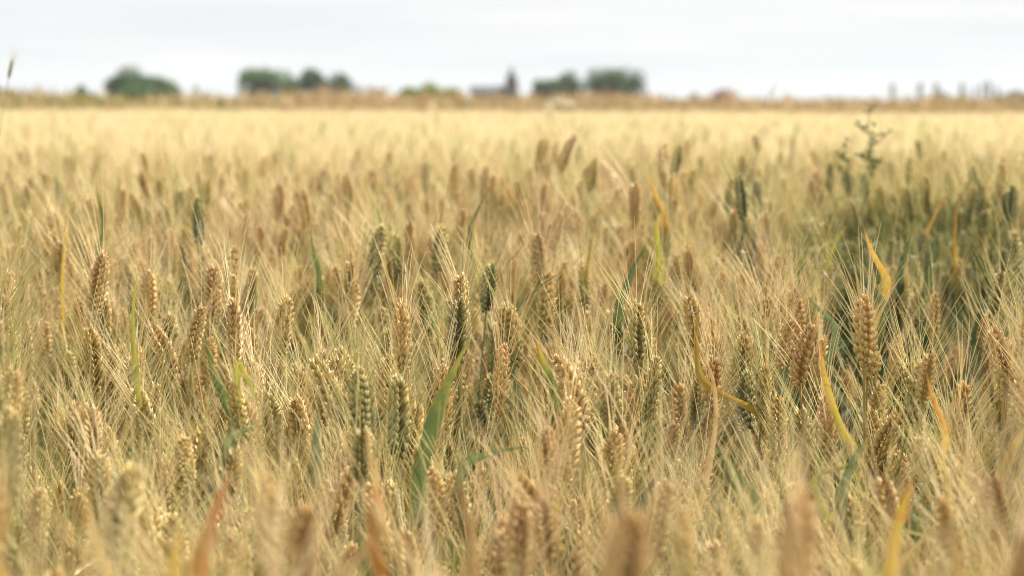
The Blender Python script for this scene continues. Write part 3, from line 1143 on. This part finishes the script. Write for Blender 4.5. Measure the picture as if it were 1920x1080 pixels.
def instancer(name, pts, idx, rot, scl, ripe, coll):
    me = bpy.data.meshes.new(name)
    n = len(pts)
    me.vertices.add(n)
    me.vertices.foreach_set("co", np.array(pts, np.float32).ravel())
    a = me.attributes.new("idx", 'INT', 'POINT')
    a.data.foreach_set("value", np.array(idx, np.int32))
    a = me.attributes.new("rot", 'FLOAT_VECTOR', 'POINT')
    a.data.foreach_set("vector", np.array(rot, np.float32).ravel())
    a = me.attributes.new("scl", 'FLOAT_VECTOR', 'POINT')
    a.data.foreach_set("vector", np.array(scl, np.float32).ravel())
    a = me.attributes.new("ripe", 'FLOAT', 'POINT')
    a.data.foreach_set("value", np.array(ripe, np.float32))
    me.update()
    o = bpy.data.objects.new(name, me)
    COL.objects.link(o)
    g = bpy.data.node_groups.new(name, 'GeometryNodeTree')
    g.interface.new_socket("Geometry", in_out='INPUT', socket_type='NodeSocketGeometry')
    g.interface.new_socket("Geometry", in_out='OUTPUT', socket_type='NodeSocketGeometry')
    N, L = g.nodes, g.links
    gi, go = N.new('NodeGroupInput'), N.new('NodeGroupOutput')
    ci = N.new('GeometryNodeCollectionInfo')
    ci.inputs['Collection'].default_value = coll
    ci.inputs['Separate Children'].default_value = True
    ci.inputs['Reset Children'].default_value = True
    ip = N.new('GeometryNodeInstanceOnPoints')
    ip.inputs['Pick Instance'].default_value = True

    def na(nm, t):
        k = N.new('GeometryNodeInputNamedAttribute')
        k.data_type = t
        k.inputs['Name'].default_value = nm
        return k.outputs['Attribute']
    L.new(gi.outputs[0], ip.inputs['Points'])
    L.new(ci.outputs[0], ip.inputs['Instance'])
    L.new(na("idx", 'INT'), ip.inputs['Instance Index'])
    L.new(na("rot", 'FLOAT_VECTOR'), ip.inputs['Rotation'])
    L.new(na("scl", 'FLOAT_VECTOR'), ip.inputs['Scale'])
    L.new(ip.outputs[0], go.inputs[0])
    md = o.modifiers.new("scatter", 'NODES')
    md.node_group = g
    return o


crop = instancer("wheat_crop", pts_, idx_, rot_, scl_, ripe_, VC)
tag(crop, "ripening golden bearded wheat filling the field back to the brown weedy strip", "wheat crop", kind="stuff")
print("plants", len(plants), "feat", NFEAT, "instances", len(pts_), file=__import__("sys").stderr)

# ------------------------------------------------------------------ ground
def grid_mesh(name, x0, x1, y0, y1, z, mat):
    me = bpy.data.meshes.new(name)
    me.from_pydata([(x0, y0, z), (x1, y0, z), (x1, y1, z), (x0, y1, z)], [], [(0, 1, 2, 3)])
    me.materials.append(mat)
    return me


MAT_SOIL = plain_material("soil", (0.10, 0.07, 0.04), (0.20, 0.15, 0.08), 6, .95)
MAT_FARLAND = plain_material("far_land", (0.20, 0.19, 0.07), (0.42, 0.30, 0.15), .01, .95)
g = link("ground", grid_mesh("ground", -2200, 2200, -60, 2600, 0, MAT_SOIL))
tag(g, kind="structure")

# ------------------------------------------------------------------ brown weedy strip behind the wheat
WC = bpy.data.collections.new("weed_variants")
MAT_WEED, N, L = new_mat("brown_weed")
d = data_attr(N, L)
rp_ = inst_attr(N, "ripe")
v = math_n(N, L, 'ADD', rp_, math_n(N, L, 'MULTIPLY', math_n(N, L, 'SUBTRACT', d[2], .5), .5), True)
rr_ = ramp(N, [(0, (.14, .18, .05)), (.25, (.36, .30, .11)), (.5, (.53, .41, .23)), (.8, (.48, .35, .20)), (1, (.38, .23, .13))])
L.new(v, rr_.inputs[0])
surface(MAT_WEED, N, L, rr_.outputs[0], .7, .2, .2)
for k in range(6):
    r = np.random.default_rng(1200 + k)
    mb = MB()
    for i in range(42):
        x, y_ = r.uniform(-.5, .5), r.uniform(-.5, .5)
        h = r.uniform(.72, 1.0)
        ln = r.normal(0, .06, 2)
        p0 = np.array([x, y_, 0])
        p1 = p0 + np.array([ln[0], ln[1], h])
        tube(mb, [p0, (p0 + p1) / 2, p1], [.004, .003, .002], 3, (.5, .5, r.random()), 0)
        for q in range(9):
            t = r.uniform(.45, 1.0)
            c = p0 + (p1 - p0) * t
            az = r.uniform(0, 6.28)
            u = np.array([math.cos(az), math.sin(az), r.uniform(.6, 2)])
            u /= np.linalg.norm(u)
            sd = np.cross(u, r.normal(0, 1, 3))
            sd /= np.linalg.norm(sd)
            l_ = r.uniform(.05, .13)
            ribbon(mb, [c, c + u * l_ * .5, c + u * l_], [.004, .014, .002], sd, (.5, .5, r.random()), 0)
    o = bpy.data.objects.new("weed_%02d" % k, mb.mesh("weed_%02d" % k, [MAT_WEED]))
    WC.objects.link(o)
P_, I_, R_, S_, Q_ = [], [], [], [], []
r2 = np.random.default_rng(31)


def strip_h(px):
    """height of the strip's top line in pixels above (-) or below the horizon line, along x"""
    prof = [(0, 0), (100, -1), (180, 6), (240, 3), (330, 2), (400, 6), (450, 1), (520, -3), (600, -3), (650, -8), (700, -5), (760, 3), (900, 1), (1000, 4),
            (1060, 0), (1130, -3), (1200, 1), (1280, 4), (1380, 4), (1480, 6), (1540, 8), (1600, 4), (1680, 5), (1760, 1), (1850, 0), (1920, 5)]
    xs, ys = zip(*prof)
    return float(np.interp(px, xs, ys)) + 7.5


y = FAR_END + .4
while y < 36:
    x = -.285 * y - 1.5
    while x < .285 * y + 1.5:
        px = 960 + x / y * FPX
        row = (y - FAR_END) / (36 - FAR_END)
        top_px = strip_h(px) + 2
        hh = CAMZ - top_px * y / FPX
        hh = hh * (1 - .05 * (1 - row)) + r2.normal(0, .05)
        s = max(.5, hh / .93)
        P_.append((x + r2.uniform(-.2, .2), y + r2.uniform(-.2, .2), 0))
        I_.append(int(r2.integers(0, 6)))
        R_.append((0, 0, r2.uniform(0, 6.28)))
        S_.append((1.0, 1.0, s))
        v = .56 + .16 * math.sin(x * .35 + 1) * math.sin(x * .13 + y * .1) + r2.normal(0, .09)
        if px < 430: v -= .12
        if 120 < px < 330 and row > .5: v -= .35
        if 760 < px < 1000 and row > .6: v -= .15
        Q_.append(float(np.clip(v, 0, 1)))
        x += .62
    y += .7
strip = instancer("dry_weeds", P_, I_, R_, S_, Q_, WC)
tag(strip, "reddish brown dry weeds and seeding grass in a strip along the far field edge", "dry weeds", kind="stuff")


# ------------------------------------------------------------------ trees far behind
def leaf_mat(name, a, b, tr=.25):
    m, N, L = new_mat(name)
    d = data_attr(N, L)
    r = ramp(N, [(0, a), (1, b)])
    L.new(d[2], r.inputs[0])
    surface(m, N, L, r.outputs[0], .6, tr, .25)
    return m


MAT_OAK = leaf_mat("tree_foliage_dark", (.015, .052, .008), (.055, .125, .018))
MAT_MIDG = leaf_mat("tree_foliage_mid", (.028, .080, .010), (.095, .185, .025))
MAT_LIME = leaf_mat("shrub_foliage_lime", (.11, .19, .012), (.26, .36, .03), .35)
MAT_POP = leaf_mat("poplar_foliage", (.07, .10, .07), (.12, .15, .09))
MAT_BARK = plain_material("bark", (.06, .05, .035), (.14, .11, .08), 4, .9)


def tree(name, pxl, pxr, pytop, dist, mat, label, cat, group=None, seed=0, lobes=9, n=2600, shape="round", trunk_h=.2, flat=0.0, leafs=.45):
    """tree whose crown spans pixels pxl..pxr and reaches pytop at dist metres"""
    r = np.random.default_rng(seed)
    pxl, pxr, pytop = pxl - .04 * (pxr - pxl), pxr + .04 * (pxr - pxl), pytop - (5 if shape == 'round' else 5)
    pc = (pxl + pxr) / 2
    topp = at(pc, pytop, dist)
    w = (pxr - pxl) / FPX * dist / 2
    H = topp.z
    root = empty(name, (topp.x, topp.y, 0))
    tag(root, label, cat, group)
    zc0 = H * trunk_h
    mb = MB()
    L = []
    for k in range(lobes):
        if shape == "round":
            a = r.uniform(0, 6.283)
            q = math.sqrt(r.random()) * .62
            zz = r.uniform(.12, .72)
            rad = r.uniform(.30, .46)
            lim = math.sqrt(max(.1, 1 - (max(0, zz - flat) / max(.2, 1 - flat)) ** 2)) if zz > .4 else 1
            q *= lim
            c = np.array([math.cos(a) * q * w, math.sin(a) * q * w, zc0 + zz * (H - zc0)])
            R = np.array([rad * w, rad * w, rad * .62 * (H - zc0)])
            c[2] = min(c[2], H - R[2] * .98)
        else:
            zz = (k + .5) / lobes
            ww = math.sin((zz * .86 + .12) * math.pi) ** .6
            c = np.array([r.normal(0, .12) * w, r.normal(0, .12) * w, zc0 + zz * (H - zc0)])
            R = np.array([w * .85 * ww, w * .85 * ww, (H - zc0) / lobes * 1.1])
            c[2] = min(c[2], H - R[2])
        L.append((c, R, r.uniform(0, .5)))
    if shape == "round":
        L.append((np.array([0, 0, H - .34 * (H - zc0)]), np.array([w * .55, w * .55, .34 * (H - zc0)]), .4))
        L.append((np.array([-w * .55, 0, zc0 + .35 * (H - zc0)]), np.array([w * .45, w * .45, .33 * (H - zc0)]), .2))
        L.append((np.array([w * .55, 0, zc0 + .35 * (H - zc0)]), np.array([w * .45, w * .45, .33 * (H - zc0)]), .3))
        if flat > .3:
            L.append((np.array([-w * .5, 0, zc0 + .66 * (H - zc0)]), np.array([w * .47, w * .47, .32 * (H - zc0)]), .4))
            L.append((np.array([w * .5, 0, zc0 + .62 * (H - zc0)]), np.array([w * .47, w * .47, .32 * (H - zc0)]), .4))
    per = n // len(L)
    for (c, R, tone) in L:
        u = r.normal(0, 1, (per, 3))
        u /= np.linalg.norm(u, axis=1)[:, None]
        rad = r.random(per) ** .30
        P = c + u * R * rad[:, None]
        nr = u + r.normal(0, .6, (per, 3))
        nr /= np.linalg.norm(nr, axis=1)[:, None]
        a = np.cross(nr, r.normal(0, 1, (per, 3)))
        a /= np.linalg.norm(a, axis=1)[:, None]
        b = np.cross(nr, a)
        s = (leafs * r.uniform(.6, 1.3, per) * math.sqrt(w / 6))[:, None]
        V = np.stack([P - a * s, P + b * s * .6, P + a * s, P - b * s * .6], 1).reshape(-1, 3)
        Fc = np.arange(per * 4).reshape(-1, 4)
        tn = np.clip(tone + r.normal(.25, .18, per), 0, 1)
        mb.add(V, Fc, np.repeat(np.stack([tn, tn, tn], 1), 4, 0), 0)
    tm = MB()
    tube(tm, [(0, 0, 0), (w * .02, 0, zc0 * 1.2), (0, w * .03, zc0 + .45 * (H - zc0)), (0, 0, H * .85)], [w * .075, w * .06, w * .045, w * .012], 7, (.5, .5, .5), 0)
    for k in range(5):
        a = k * 1.3
        p0 = np.array([0, 0, zc0 * (1 + .3 * k)])
        tube(tm, [p0, p0 + np.array([math.cos(a) * w * .3, math.sin(a) * w * .3, (H - zc0) * .2]), p0 + np.array([math.cos(a) * w * .55, math.sin(a) * w * .55, (H - zc0) * .32])], [w * .035, w * .025, w * .01], 5, (.5, .5, .5), 0)
    link("trunk", tm.mesh("trunk", [MAT_BARK]), root)
    link("crown", mb.mesh("crown", [mat], False), root)
    return root


G = "trees on the horizon"
tree("broadleaf_tree", 198, 292, 124, 520, MAT_OAK, "wide dark green tree, tallest of the left clump on the horizon", "tree", G, 1, trunk_h=.12)
tree("broadleaf_tree", 258, 326, 145, 530, MAT_MIDG, "mid green tree sloping down right of the tallest left tree", "tree", G, 2, trunk_h=.1)
tree("broadleaf_tree", 296, 338, 152, 540, MAT_MIDG, "small low tree ending the left clump on its right side", "tree", G, 3, trunk_h=.1)
tree("shrub", 214, 300, 163, 480, MAT_MIDG, "low green bush in front of the left tree clump", "bush", "bushes on the horizon", 4, trunk_h=.05)
tree("shrub", 138, 166, 163, 500, MAT_MIDG, "small green bush left of the left tree clump", "bush", "bushes on the horizon", 5, trunk_h=.05)
tree("shrub", -60, 10, 158, 420, MAT_MIDG, "green bush cut off by the left edge of the view", "bush", "bushes on the horizon", 6, trunk_h=.05)
tree("broadleaf_tree", 447, 546, 129, 520, MAT_MIDG, "broad green tree leading the middle clump at its left", "tree", G, 7, trunk_h=.1, flat=.35)
tree("broadleaf_tree", 522, 566, 148, 540, MAT_OAK, "low dark tree between the two taller middle trees", "tree", G, 8, trunk_h=.1)
tree("broadleaf_tree", 548, 616, 130, 500, MAT_OAK, "dark round tree in the centre of the middle clump", "tree", G, 9, trunk_h=.1)
tree("broadleaf_tree", 600, 668, 138, 540, MAT_OAK, "smaller green tree ending the middle clump on its right", "tree", G, 10, trunk_h=.1)
tree("lime_green_shrub", 778, 836, 155, 300, MAT_LIME, "bright lime green bush, the taller one left of the church", "bush", "bushes on the horizon", 11, trunk_h=.05, leafs=.3)
tree("lime_green_shrub", 745, 792, 166, 305, MAT_LIME, "low lime green bush left of the taller lime bush", "bush", "bushes on the horizon", 12, trunk_h=.05, leafs=.3)
tree("lime_green_shrub", 822, 868, 167, 305, MAT_LIME, "low lime green bush between taller lime bush and church", "bush", "bushes on the horizon", 13, trunk_h=.05, leafs=.3)
tree("broadleaf_tree", 998, 1052, 151, 520, MAT_MIDG, "lowest green tree just right of the church tower", "tree", G, 14, trunk_h=.08, flat=.4)
tree("broadleaf_tree", 1034, 1102, 136, 540, MAT_OAK, "round dark tree between low tree and broad flat-topped tree", "tree", G, 15, trunk_h=.08)
tree("broadleaf_tree", 1096, 1172, 129, 520, MAT_OAK, "left half of the broad flat-topped pair of dark trees", "tree", G, 16, trunk_h=.04, flat=.45)
tree("broadleaf_tree", 1134, 1212, 129, 526, MAT_OAK, "right half of the broad flat-topped pair of dark trees", "tree", G, 17, trunk_h=.04, flat=.45)
tree("shrub", 696, 722, 170, 500, MAT_OAK, "tiny dark bush between middle tree clump and lime bushes", "bush", "bushes on the horizon", 18, trunk_h=.05)
tree("shrub", 1744, 1784, 176, 900, MAT_POP, "low hazy bush at the foot of the poplar row", "bush", "bushes on the horizon", 19, trunk_h=.05)
tree("shrub", 1876, 1935, 174, 800, MAT_POP, "hazy bush at the right edge of the view", "bush", "bushes on the horizon", 20, trunk_h=.05)
tree("shrub", 1294, 1312, 178, 500, MAT_POP, "tiny bush left of the red roofed house", "bush", "bushes on the horizon", 21, trunk_h=.05)
PW = ["first", "second", "third", "fourth", "fifth", "sixth", "seventh", "eighth"]
for i, (px, top, hw) in enumerate([(1674, 158, 5), (1725, 158, 6), (1756, 158, 6), (1805, 158, 6), (1828, 165, 3), (1843, 156, 4), (1855, 154, 5), (1872, 166, 4)]):
    tree("poplar_tree", px - hw * 1.35, px + hw * 1.35, top, 950, MAT_POP, "slender hazy poplar, %s from the left in the row at right" % PW[i], "poplar", "poplars in a row on the right horizon", 40 + i, lobes=8, n=300, shape="tall", trunk_h=.08, leafs=.8)

# ------------------------------------------------------------------ church and house
MAT_BRICK = plain_material("brick_wall", (.12, .085, .072), (.18, .125, .105), 3, .9)
MAT_SLATE = plain_material("slate_roof", (.10, .11, .14), (.16, .17, .21), 2, .6)
MAT_REDTILE = plain_material("red_tile", (.075, .020, .018), (.11, .03, .024), 2, .8)
MAT_LOUVRE = plain_material("louvre", (.03, .03, .03), (.06, .055, .05), 2, .7)
MAT_GLASS = plain_material("window_glass", (.05, .06, .07), (.09, .10, .11), 1, .15)
MAT_RENDER = plain_material("pale_wall", (.42, .38, .33), (.52, .48, .42), 1, .9)
MAT_METAL = plain_material("dark_metal", (.08, .08, .08), (.15, .14, .12), 4, .5)


def box_v(mb, x0, x1, y0, y1, z0, z1, tx=0, ty=0, data=(.5, .5, .5)):
    V = [(x0, y0, z0), (x1, y0, z0), (x1, y1, z0), (x0, y1, z0), (x0 + tx, y0 + ty, z1), (x1 - tx, y0 + ty, z1), (x1 - tx, y1 - ty, z1), (x0 + tx, y1 - ty, z1)]
    Fc = [(0, 3, 2, 1), (4, 5, 6, 7), (0, 1, 5, 4), (1, 2, 6, 5), (2, 3, 7, 6), (3, 0, 4, 7)]
    mb.add(V, Fc, data, 0)


def gable(mb, x0, x1, y0, y1, z0, z1, ov=.3):
    """roof with its ridge along x"""
    ym = (y0 + y1) / 2
    V = [(x0 - ov, y0 - ov, z0), (x1 + ov, y0 - ov, z0), (x1 + ov, y1 + ov, z0), (x0 - ov, y1 + ov, z0), (x0 - ov, ym, z1), (x1 + ov, ym, z1), (x1 + ov, ym + .02, z1), (x0 - ov, ym + .02, z1)]
    Fc = [(0, 3, 2, 1), (4, 5, 6, 7), (0, 1, 5, 4), (1, 2, 6, 5), (2, 3, 7, 6), (3, 0, 4, 7)]
    mb.add(V, Fc, (.5, .5, .5), 0)


D = 620.0
u = D / FPX
pt = at(959, 178, D)
ch = empty("church", (pt.x, pt.y, 0))
tag(ch, "distant brick church with square tower, pointed spire and long grey nave roof", "church")
zt = at(959, 146, D).z
hw = 10.0 * u
tower = MB(); box_v(tower, -hw, hw, -hw, hw, 0, zt)
for sx in (-1, 1):
    for sy in (-1, 1):
        box_v(tower, sx * hw - .35 if sx < 0 else sx * hw - .2, sx * hw + .2 if sx < 0 else sx * hw + .35, sy * hw - .35 if sy < 0 else sy * hw - .2, sy * hw + .2 if sy < 0 else sy * hw + .35, 0, zt * .82)
tw = link("tower", tower.mesh("tower", [MAT_BRICK], False), ch)
cn = MB(); box_v(cn, -hw - .3, hw + .3, -hw - .3, hw + .3, zt + .004, zt + .4)
link("cornice", cn.mesh("cornice", [MAT_BRICK], False), tw)
for sx in (-.45, .45):
    lv = MB(); box_v(lv, sx * hw - .35, sx * hw + .35, -hw - .06, -hw + .1, zt - 2.6, zt - .9)
    link("belfry_opening", lv.mesh("belfry_opening", [MAT_LOUVRE], False), tw)
sp = MB()
zs = at(959, 124, D).z
z0 = zt + .404
ring = []
for (zz, rr) in ((z0, hw * .95), (z0 + 1.0, hw * .66), (z0 + 1.7, hw * .50), (z0 + 2.3, hw * .42), (zs - .4, .12), (zs, .03)):
    ring.append([(math.cos(a) * rr, math.sin(a) * rr, zz) for a in [math.pi / 8 + k * math.pi / 4 for k in range(8)]])
sp.add(np.array(ring).reshape(-1, 3), ring_faces(len(ring), 8), (.5, .5, .5), 0)
spo = link("spire", sp.mesh("spire", [MAT_SLATE], False), ch)
cr = MB(); tube(cr, [(0, 0, zs - .3), (0, 0, zs + 1.4)], [.07, .05], 6, (.5, .5, .5), 0); box_v(cr, -.4, .4, -.05, .05, zs + .8, zs + .92)
link("cross", cr.mesh("cross", [MAT_METAL], False), spo)
nl = 68 * u
ze = at(900, 172, D).z
zr = at(900, 160.5, D).z
nv = MB(); box_v(nv, -hw - nl, -hw + .1, -hw * .9, hw * .9, 0, ze)
nvo = link("nave_wall", nv.mesh("nave_wall", [MAT_BRICK], False), ch)
rf = MB(); gable(rf, -hw - nl, -hw - .35, -hw * .9, hw * .9, ze + .004, zr)
link("nave_roof", rf.mesh("nave_roof", [MAT_SLATE], False), ch)
for k in range(5):
    wv = MB(); xx = -hw - nl * (k + .5) / 5
    box_v(wv, xx - .35, xx + .35, -hw * .9 - .05, -hw * .9 + .1, ze * .3, ze * .85)
    link("window", wv.mesh("window", [MAT_GLASS], False), nvo)

D = 480.0
u = D / FPX
pt = at(1353, 186, D)
hs = empty("farmhouse", (pt.x, pt.y, 0))
tag(hs, "small far house with dark red hipped roof rising over the field edge", "house")
ze = at(1353, 182, D).z
zr = at(1353, 169, D).z
hw = 17 * u
wl = MB(); box_v(wl, -hw, hw, -3, 3, 0, ze)
wlo = link("wall", wl.mesh("wall", [MAT_BRICK], False), hs)
rf = MB(); box_v(rf, -hw - .3, hw + .3, -3.3, 3.3, ze + .004, zr, tx=hw * .5, ty=3.2)
rfo = link("roof", rf.mesh("roof", [MAT_REDTILE], False), hs)
cm = MB(); box_v(cm, hw * .25, hw * .25 + .7, -.35, .35, zr - .6, zr + .55)
link("chimney", cm.mesh("chimney", [MAT_BRICK], False), rfo)
for k in (-.6, 0, .6):
    wv = MB(); box_v(wv, hw * k - .4, hw * k + .4, -3.05, -2.9, ze * .35, ze * .8)
    link("window", wv.mesh("window", [MAT_GLASS], False), wlo)

# ------------------------------------------------------------------ weeds that stand out in the crop
MAT_GWEED, N, L = new_mat("green_weed")
d = data_attr(N, L)
r_ = ramp(N, [(0, (.05, .085, .03)), (1, (.14, .18, .075))])
L.new(d[2], r_.inputs[0])
surface(MAT_GWEED, N, L, r_.outputs[0], .6, .25, .3)


def goosefoot(px, ptop, pbot, d, label, branches, seed):
    r = np.random.default_rng(seed)
    tip = np.array(at(px, ptop, d))
    low = np.array(at(px, pbot, d))
    root = np.array([low[0] + .02, low[1], 0])
    e = empty("goosefoot_weed", root)
    tag(e, label, "weed", "green weeds standing above the wheat")
    sm = MB()
    P = [np.zeros(3), (low - root) * .6, low - root, low * .6 + tip * .4 - root + np.array([.006, 0, 0]), low * .3 + tip * .7 - root - np.array([.003, 0, 0]), tip - root]
    tube(sm, P, [.004, .003, .002, .0015, .0011, .0007], 6, (.5, .5, .3), 0)
    lm = MB()

    def cluster(c, s, n):
        for k in range(n):
            u_ = r.normal(0, 1, 3); u_[2] = abs(u_[2]) * .7
            u_ /= np.linalg.norm(u_)
            sd = np.cross(u_, r.normal(0, 1, 3)); sd /= np.linalg.norm(sd)
            q = c + r.normal(0, s * .35, 3)
            l_ = s * r.uniform(.8, 1.7)
            ribbon(lm, [q, q + u_ * l_ * .35, q + u_ * l_ * .7, q + u_ * l_], [.0008, s * .30, s * .26, .0006], sd, (.5, .5, r.random()), 0)
    for t in np.linspace(0, 1, 9):
        c = low + (tip - low) * t - root
        cluster(c + r.normal(0, .005, 3), (.0085 - .0035 * t) * r.uniform(.6, 1.35), int(r.integers(4, 11)))
    for (bx, by, tx, ty) in branches:
        a, b = np.array(at(bx, by, d)) - root, np.array(at(tx, ty, d - .02)) - root
        tube(sm, [a, (a + b) / 2 - np.array([0, 0, .004]), b], [.0018, .0014, .0008], 5, (.5, .5, .4), 0)
        for t in np.linspace(.35, 1, 5):
            cluster(a + (b - a) * t + r.normal(0, .002, 3), .0065 * r.uniform(.6, 1.4), int(r.integers(3, 8)))
    link("stem", sm.mesh("stem", [MAT_GWEED]), e)
    link("foliage", lm.mesh("foliage", [MAT_GWEED]), e)


goosefoot(1630, 200, 330, 4.3, "tall green weed with side branches standing above the wheat at right", [(1628, 250, 1605, 230), (1628, 275, 1668, 248), (1625, 300, 1610, 290), (1632, 320, 1650, 300)], 1)
goosefoot(1586, 268, 350, 4.3, "shorter green weed left of the tall branching weed", [(1586, 300, 1568, 285), (1584, 325, 1572, 312)], 2)

# grass heads reaching above the horizon
def grass_head(px, py, bx, by, d, label, green, th=1.0):
    tip, base = np.array(at(px, py, d)), np.array(at(bx, by, d))
    ed = tip - base
    ed /= np.linalg.norm(ed)
    root = np.array([base[0] - ed[0] * .4, base[1], 0])
    e = empty("tall_grass", root)
    tag(e, label, "grass", "grass stalks rising above the wheat")
    sm = MB()
    pts = stem_curve((0, 0, 0), base - root, ed)
    tube(sm, pts, np.linspace(.0016, .0009, len(pts)) * th, 6, (.5, .5, .9), STEM)
    s_ = link("stem", sm.mesh("stem", [MAT_STEM]), e)
    s_["ripe"] = .6
    v = 4
    er = link("seed_head", EAR_ME[v], e, base - root)
    er.rotation_mode = 'QUATERNION'
    er.rotation_quaternion = quat_for(ed, .6)
    k = np.linalg.norm(tip - base) / EAR_L
    er.scale = (k * .75 * th, k * .75 * th, k)
    er["ripe"] = green
    b_ = link("beard", BEARD_ME[v], er)
    b_["ripe"] = green


grass_head(24, 110, 16, 148, 3.6, "blurred green grass head above the horizon at the left edge", .2, .7)
grass_head(1455, 160, 1443, 178, 5.5, "faint thin grass head above the horizon right of the red roof", .6, .35)

# white flowering umbel near the far edge
MAT_WHITE = plain_material("white_petal", (.60, .60, .52), (.78, .78, .70), 20, .7, .3)


def umbel(px, pt_, d, w, label, seed):
    r = np.random.default_rng(seed)
    p = np.array(at(px, pt_, d))
    root = np.array([p[0], p[1], 0])
    e = empty("hogweed", root)
    tag(e, label, "flower", "white flowering weeds in the far wheat")
    sm, fm = MB(), MB()
    top = p - root
    tube(sm, [(0, 0, 0), top * .5, top * .9], [.008, .006, .004], 6, (.5, .5, .4), 0)
    for k in range(10):
        a = k * 2.4
        q = math.sqrt((k + .5) / 10) * w
        c = top + np.array([math.cos(a) * q, math.sin(a) * q, -q * .25 - r.uniform(0, .02)])
        tube(sm, [top * .9, (top * .9 + c) / 2 + [0, 0, -.005], c], [.002, .0015, .001], 4, (.5, .5, .7), 0)
        for j in range(26):
            a2, q2 = r.uniform(0, 6.28), math.sqrt(r.random()) * w * .28
            cc = c + np.array([math.cos(a2) * q2, math.sin(a2) * q2, .012 - q2 * .2])
            n_ = np.array([r.normal(0, .5), r.normal(0, .5), 1]); n_ /= np.linalg.norm(n_)
            a_ = np.cross(n_, [1, 0, 0]); a_ /= np.linalg.norm(a_)
            b_ = np.cross(n_, a_)
            s = .007 * min(1, w / .06)
            fm.add([cc - a_ * s, cc + b_ * s, cc + a_ * s, cc - b_ * s], [(0, 1, 2, 3)], (.5, .5, .5), 0)
    link("stem", sm.mesh("stem", [MAT_GWEED]), e)
    link("flower_head", fm.mesh("flower_head", [MAT_WHITE], False), e)


umbel(1046, 186, 22, .13, "white flowering hogweed below the low tree, topmost and largest", 1)
umbel(1072, 194, 21, .07, "small white flowering hogweed right of the largest one", 2)
umbel(1028, 200, 20, .06, "small white flowering hogweed below and left of the largest one", 3)
umbel(1845, 291, 5.5, .012, "tiny white flower head in the wheat below the poplar row", 4)

# ------------------------------------------------------------------ tiny things caught on the awns
def nearest_awn(px, py, dlo, dhi):
    best = None
    Fv = np.array([FWD, RT, UP])
    for p in plants:
        if not (dlo < p['d'] < dhi) or abs(p['px'] - px) > 160:
            continue
        o = p['ear']
        me = BEARD_ME[p['v']]
        co = np.empty(len(me.vertices) * 3, np.float32)
        me.vertices.foreach_get("co", co)
        co = co.reshape(-1, 3) * np.array(o.scale)
        co = co @ np.array(o.rotation_quaternion.to_matrix()).T + np.array(o.location) + p['root']
        q = (co - np.array(CAM)) @ Fv.T
        ex = 960 + FPX * q[:, 1] / q[:, 0] - px
        ey = 540 - FPX * q[:, 2] / q[:, 0] - py
        k = int(np.argmin(ex ** 2 + ey ** 2))
        e_ = ex[k] ** 2 + ey[k] ** 2
        if best is None or e_ < best[0]:
            best = (e_, co[k])
    return best[1]


MAT_BUG = plain_material("insect_shell", (.012, .010, .008), (.03, .025, .02), 200, .35)
bp = nearest_awn(1425, 592, 1.7, 2.4)
bm = MB()
th = np.linspace(0, math.pi, 7)
for (cz, L_, W_) in ((0, .0026, .0011), (.0020, .0011, .0007)):
    tube(bm, [(0, 0, cz - math.cos(t) * L_ * .5) for t in th], np.maximum(np.sin(th), .05) * W_, 8, (.5, .5, .5), 0)
for sx in (-1, 1):
    for k in range(3):
        z_ = -.0006 + k * .0007
        tube(bm, [(0, 0, z_), (sx * .0014, -.0006, z_ + .0003), (sx * .0021, .0008, z_ - .0002 + k * .0003)], [.00014, .00012, .00008], 4, (.5, .5, .5), 0)
    tube(bm, [(0, 0, .0026), (sx * .0006, -.0002, .0036)], [.0001, .00006], 4, (.5, .5, .5), 0)
bug = link("beetle", bm.mesh("beetle", [MAT_BUG]), None, (bp[0], bp[1] - .0012, bp[2]))
tag(bug, "tiny black beetle clinging to an awn right of centre", "insect")
FL = ["small white seed fluff caught on awn tips beside the dark green gap", "white seed fluff on the awn tips right of the beetle", "white seed fluff caught below the orange blade in the gap",
      "white seed fluff on awns above the two pale ears right of centre", "small white seed fluff caught on awns left of the beetle"]
for i, (fx, fy) in enumerate([(1628, 548), (1556, 517), (1722, 470), (1420, 433), (1290, 582)]):
    c = nearest_awn(fx, fy, 1.8, 3.0)
    fm = MB()
    r = np.random.default_rng(60 + i)
    for k in range(16):
        u_ = r.normal(0, 1, 3)
        u_ /= np.linalg.norm(u_)
        l_ = r.uniform(.003, .007)
        tube(fm, [(0, 0, 0), u_ * l_ * .6 + r.normal(0, .0005, 3), u_ * l_ + r.normal(0, .001, 3)], [.00022, .0002, .00012], 3, (.5, .5, .5), 0)
    f_ = link("seed_fluff", fm.mesh("seed_fluff", [MAT_WHITE]), None, c)
    tag(f_, FL[i], "seed fluff", "bits of white fluff caught on the awns")

# ------------------------------------------------------------------ haze
HAZE = 0.00013
if HAZE:
    hm = bpy.data.materials.new("haze")
    hm.use_nodes = True
    N, L = hm.node_tree.nodes, hm.node_tree.links
    N.clear()
    o_ = N.new("ShaderNodeOutputMaterial")
    vol = N.new("ShaderNodeVolumePrincipled")
    vol.inputs['Color'].default_value = (.86, .90, .96, 1)
    vol.inputs['Density'].default_value = HAZE
    vol.inputs['Anisotropy'].default_value = .2
    L.new(vol.outputs[0], o_.inputs['Volume'])
    hb = MB(); box_v(hb, -2300, 2300, -70, 2700, -1, 30)
    h = link("haze", hb.mesh("haze", [hm], False))
    tag(h, kind="stuff")
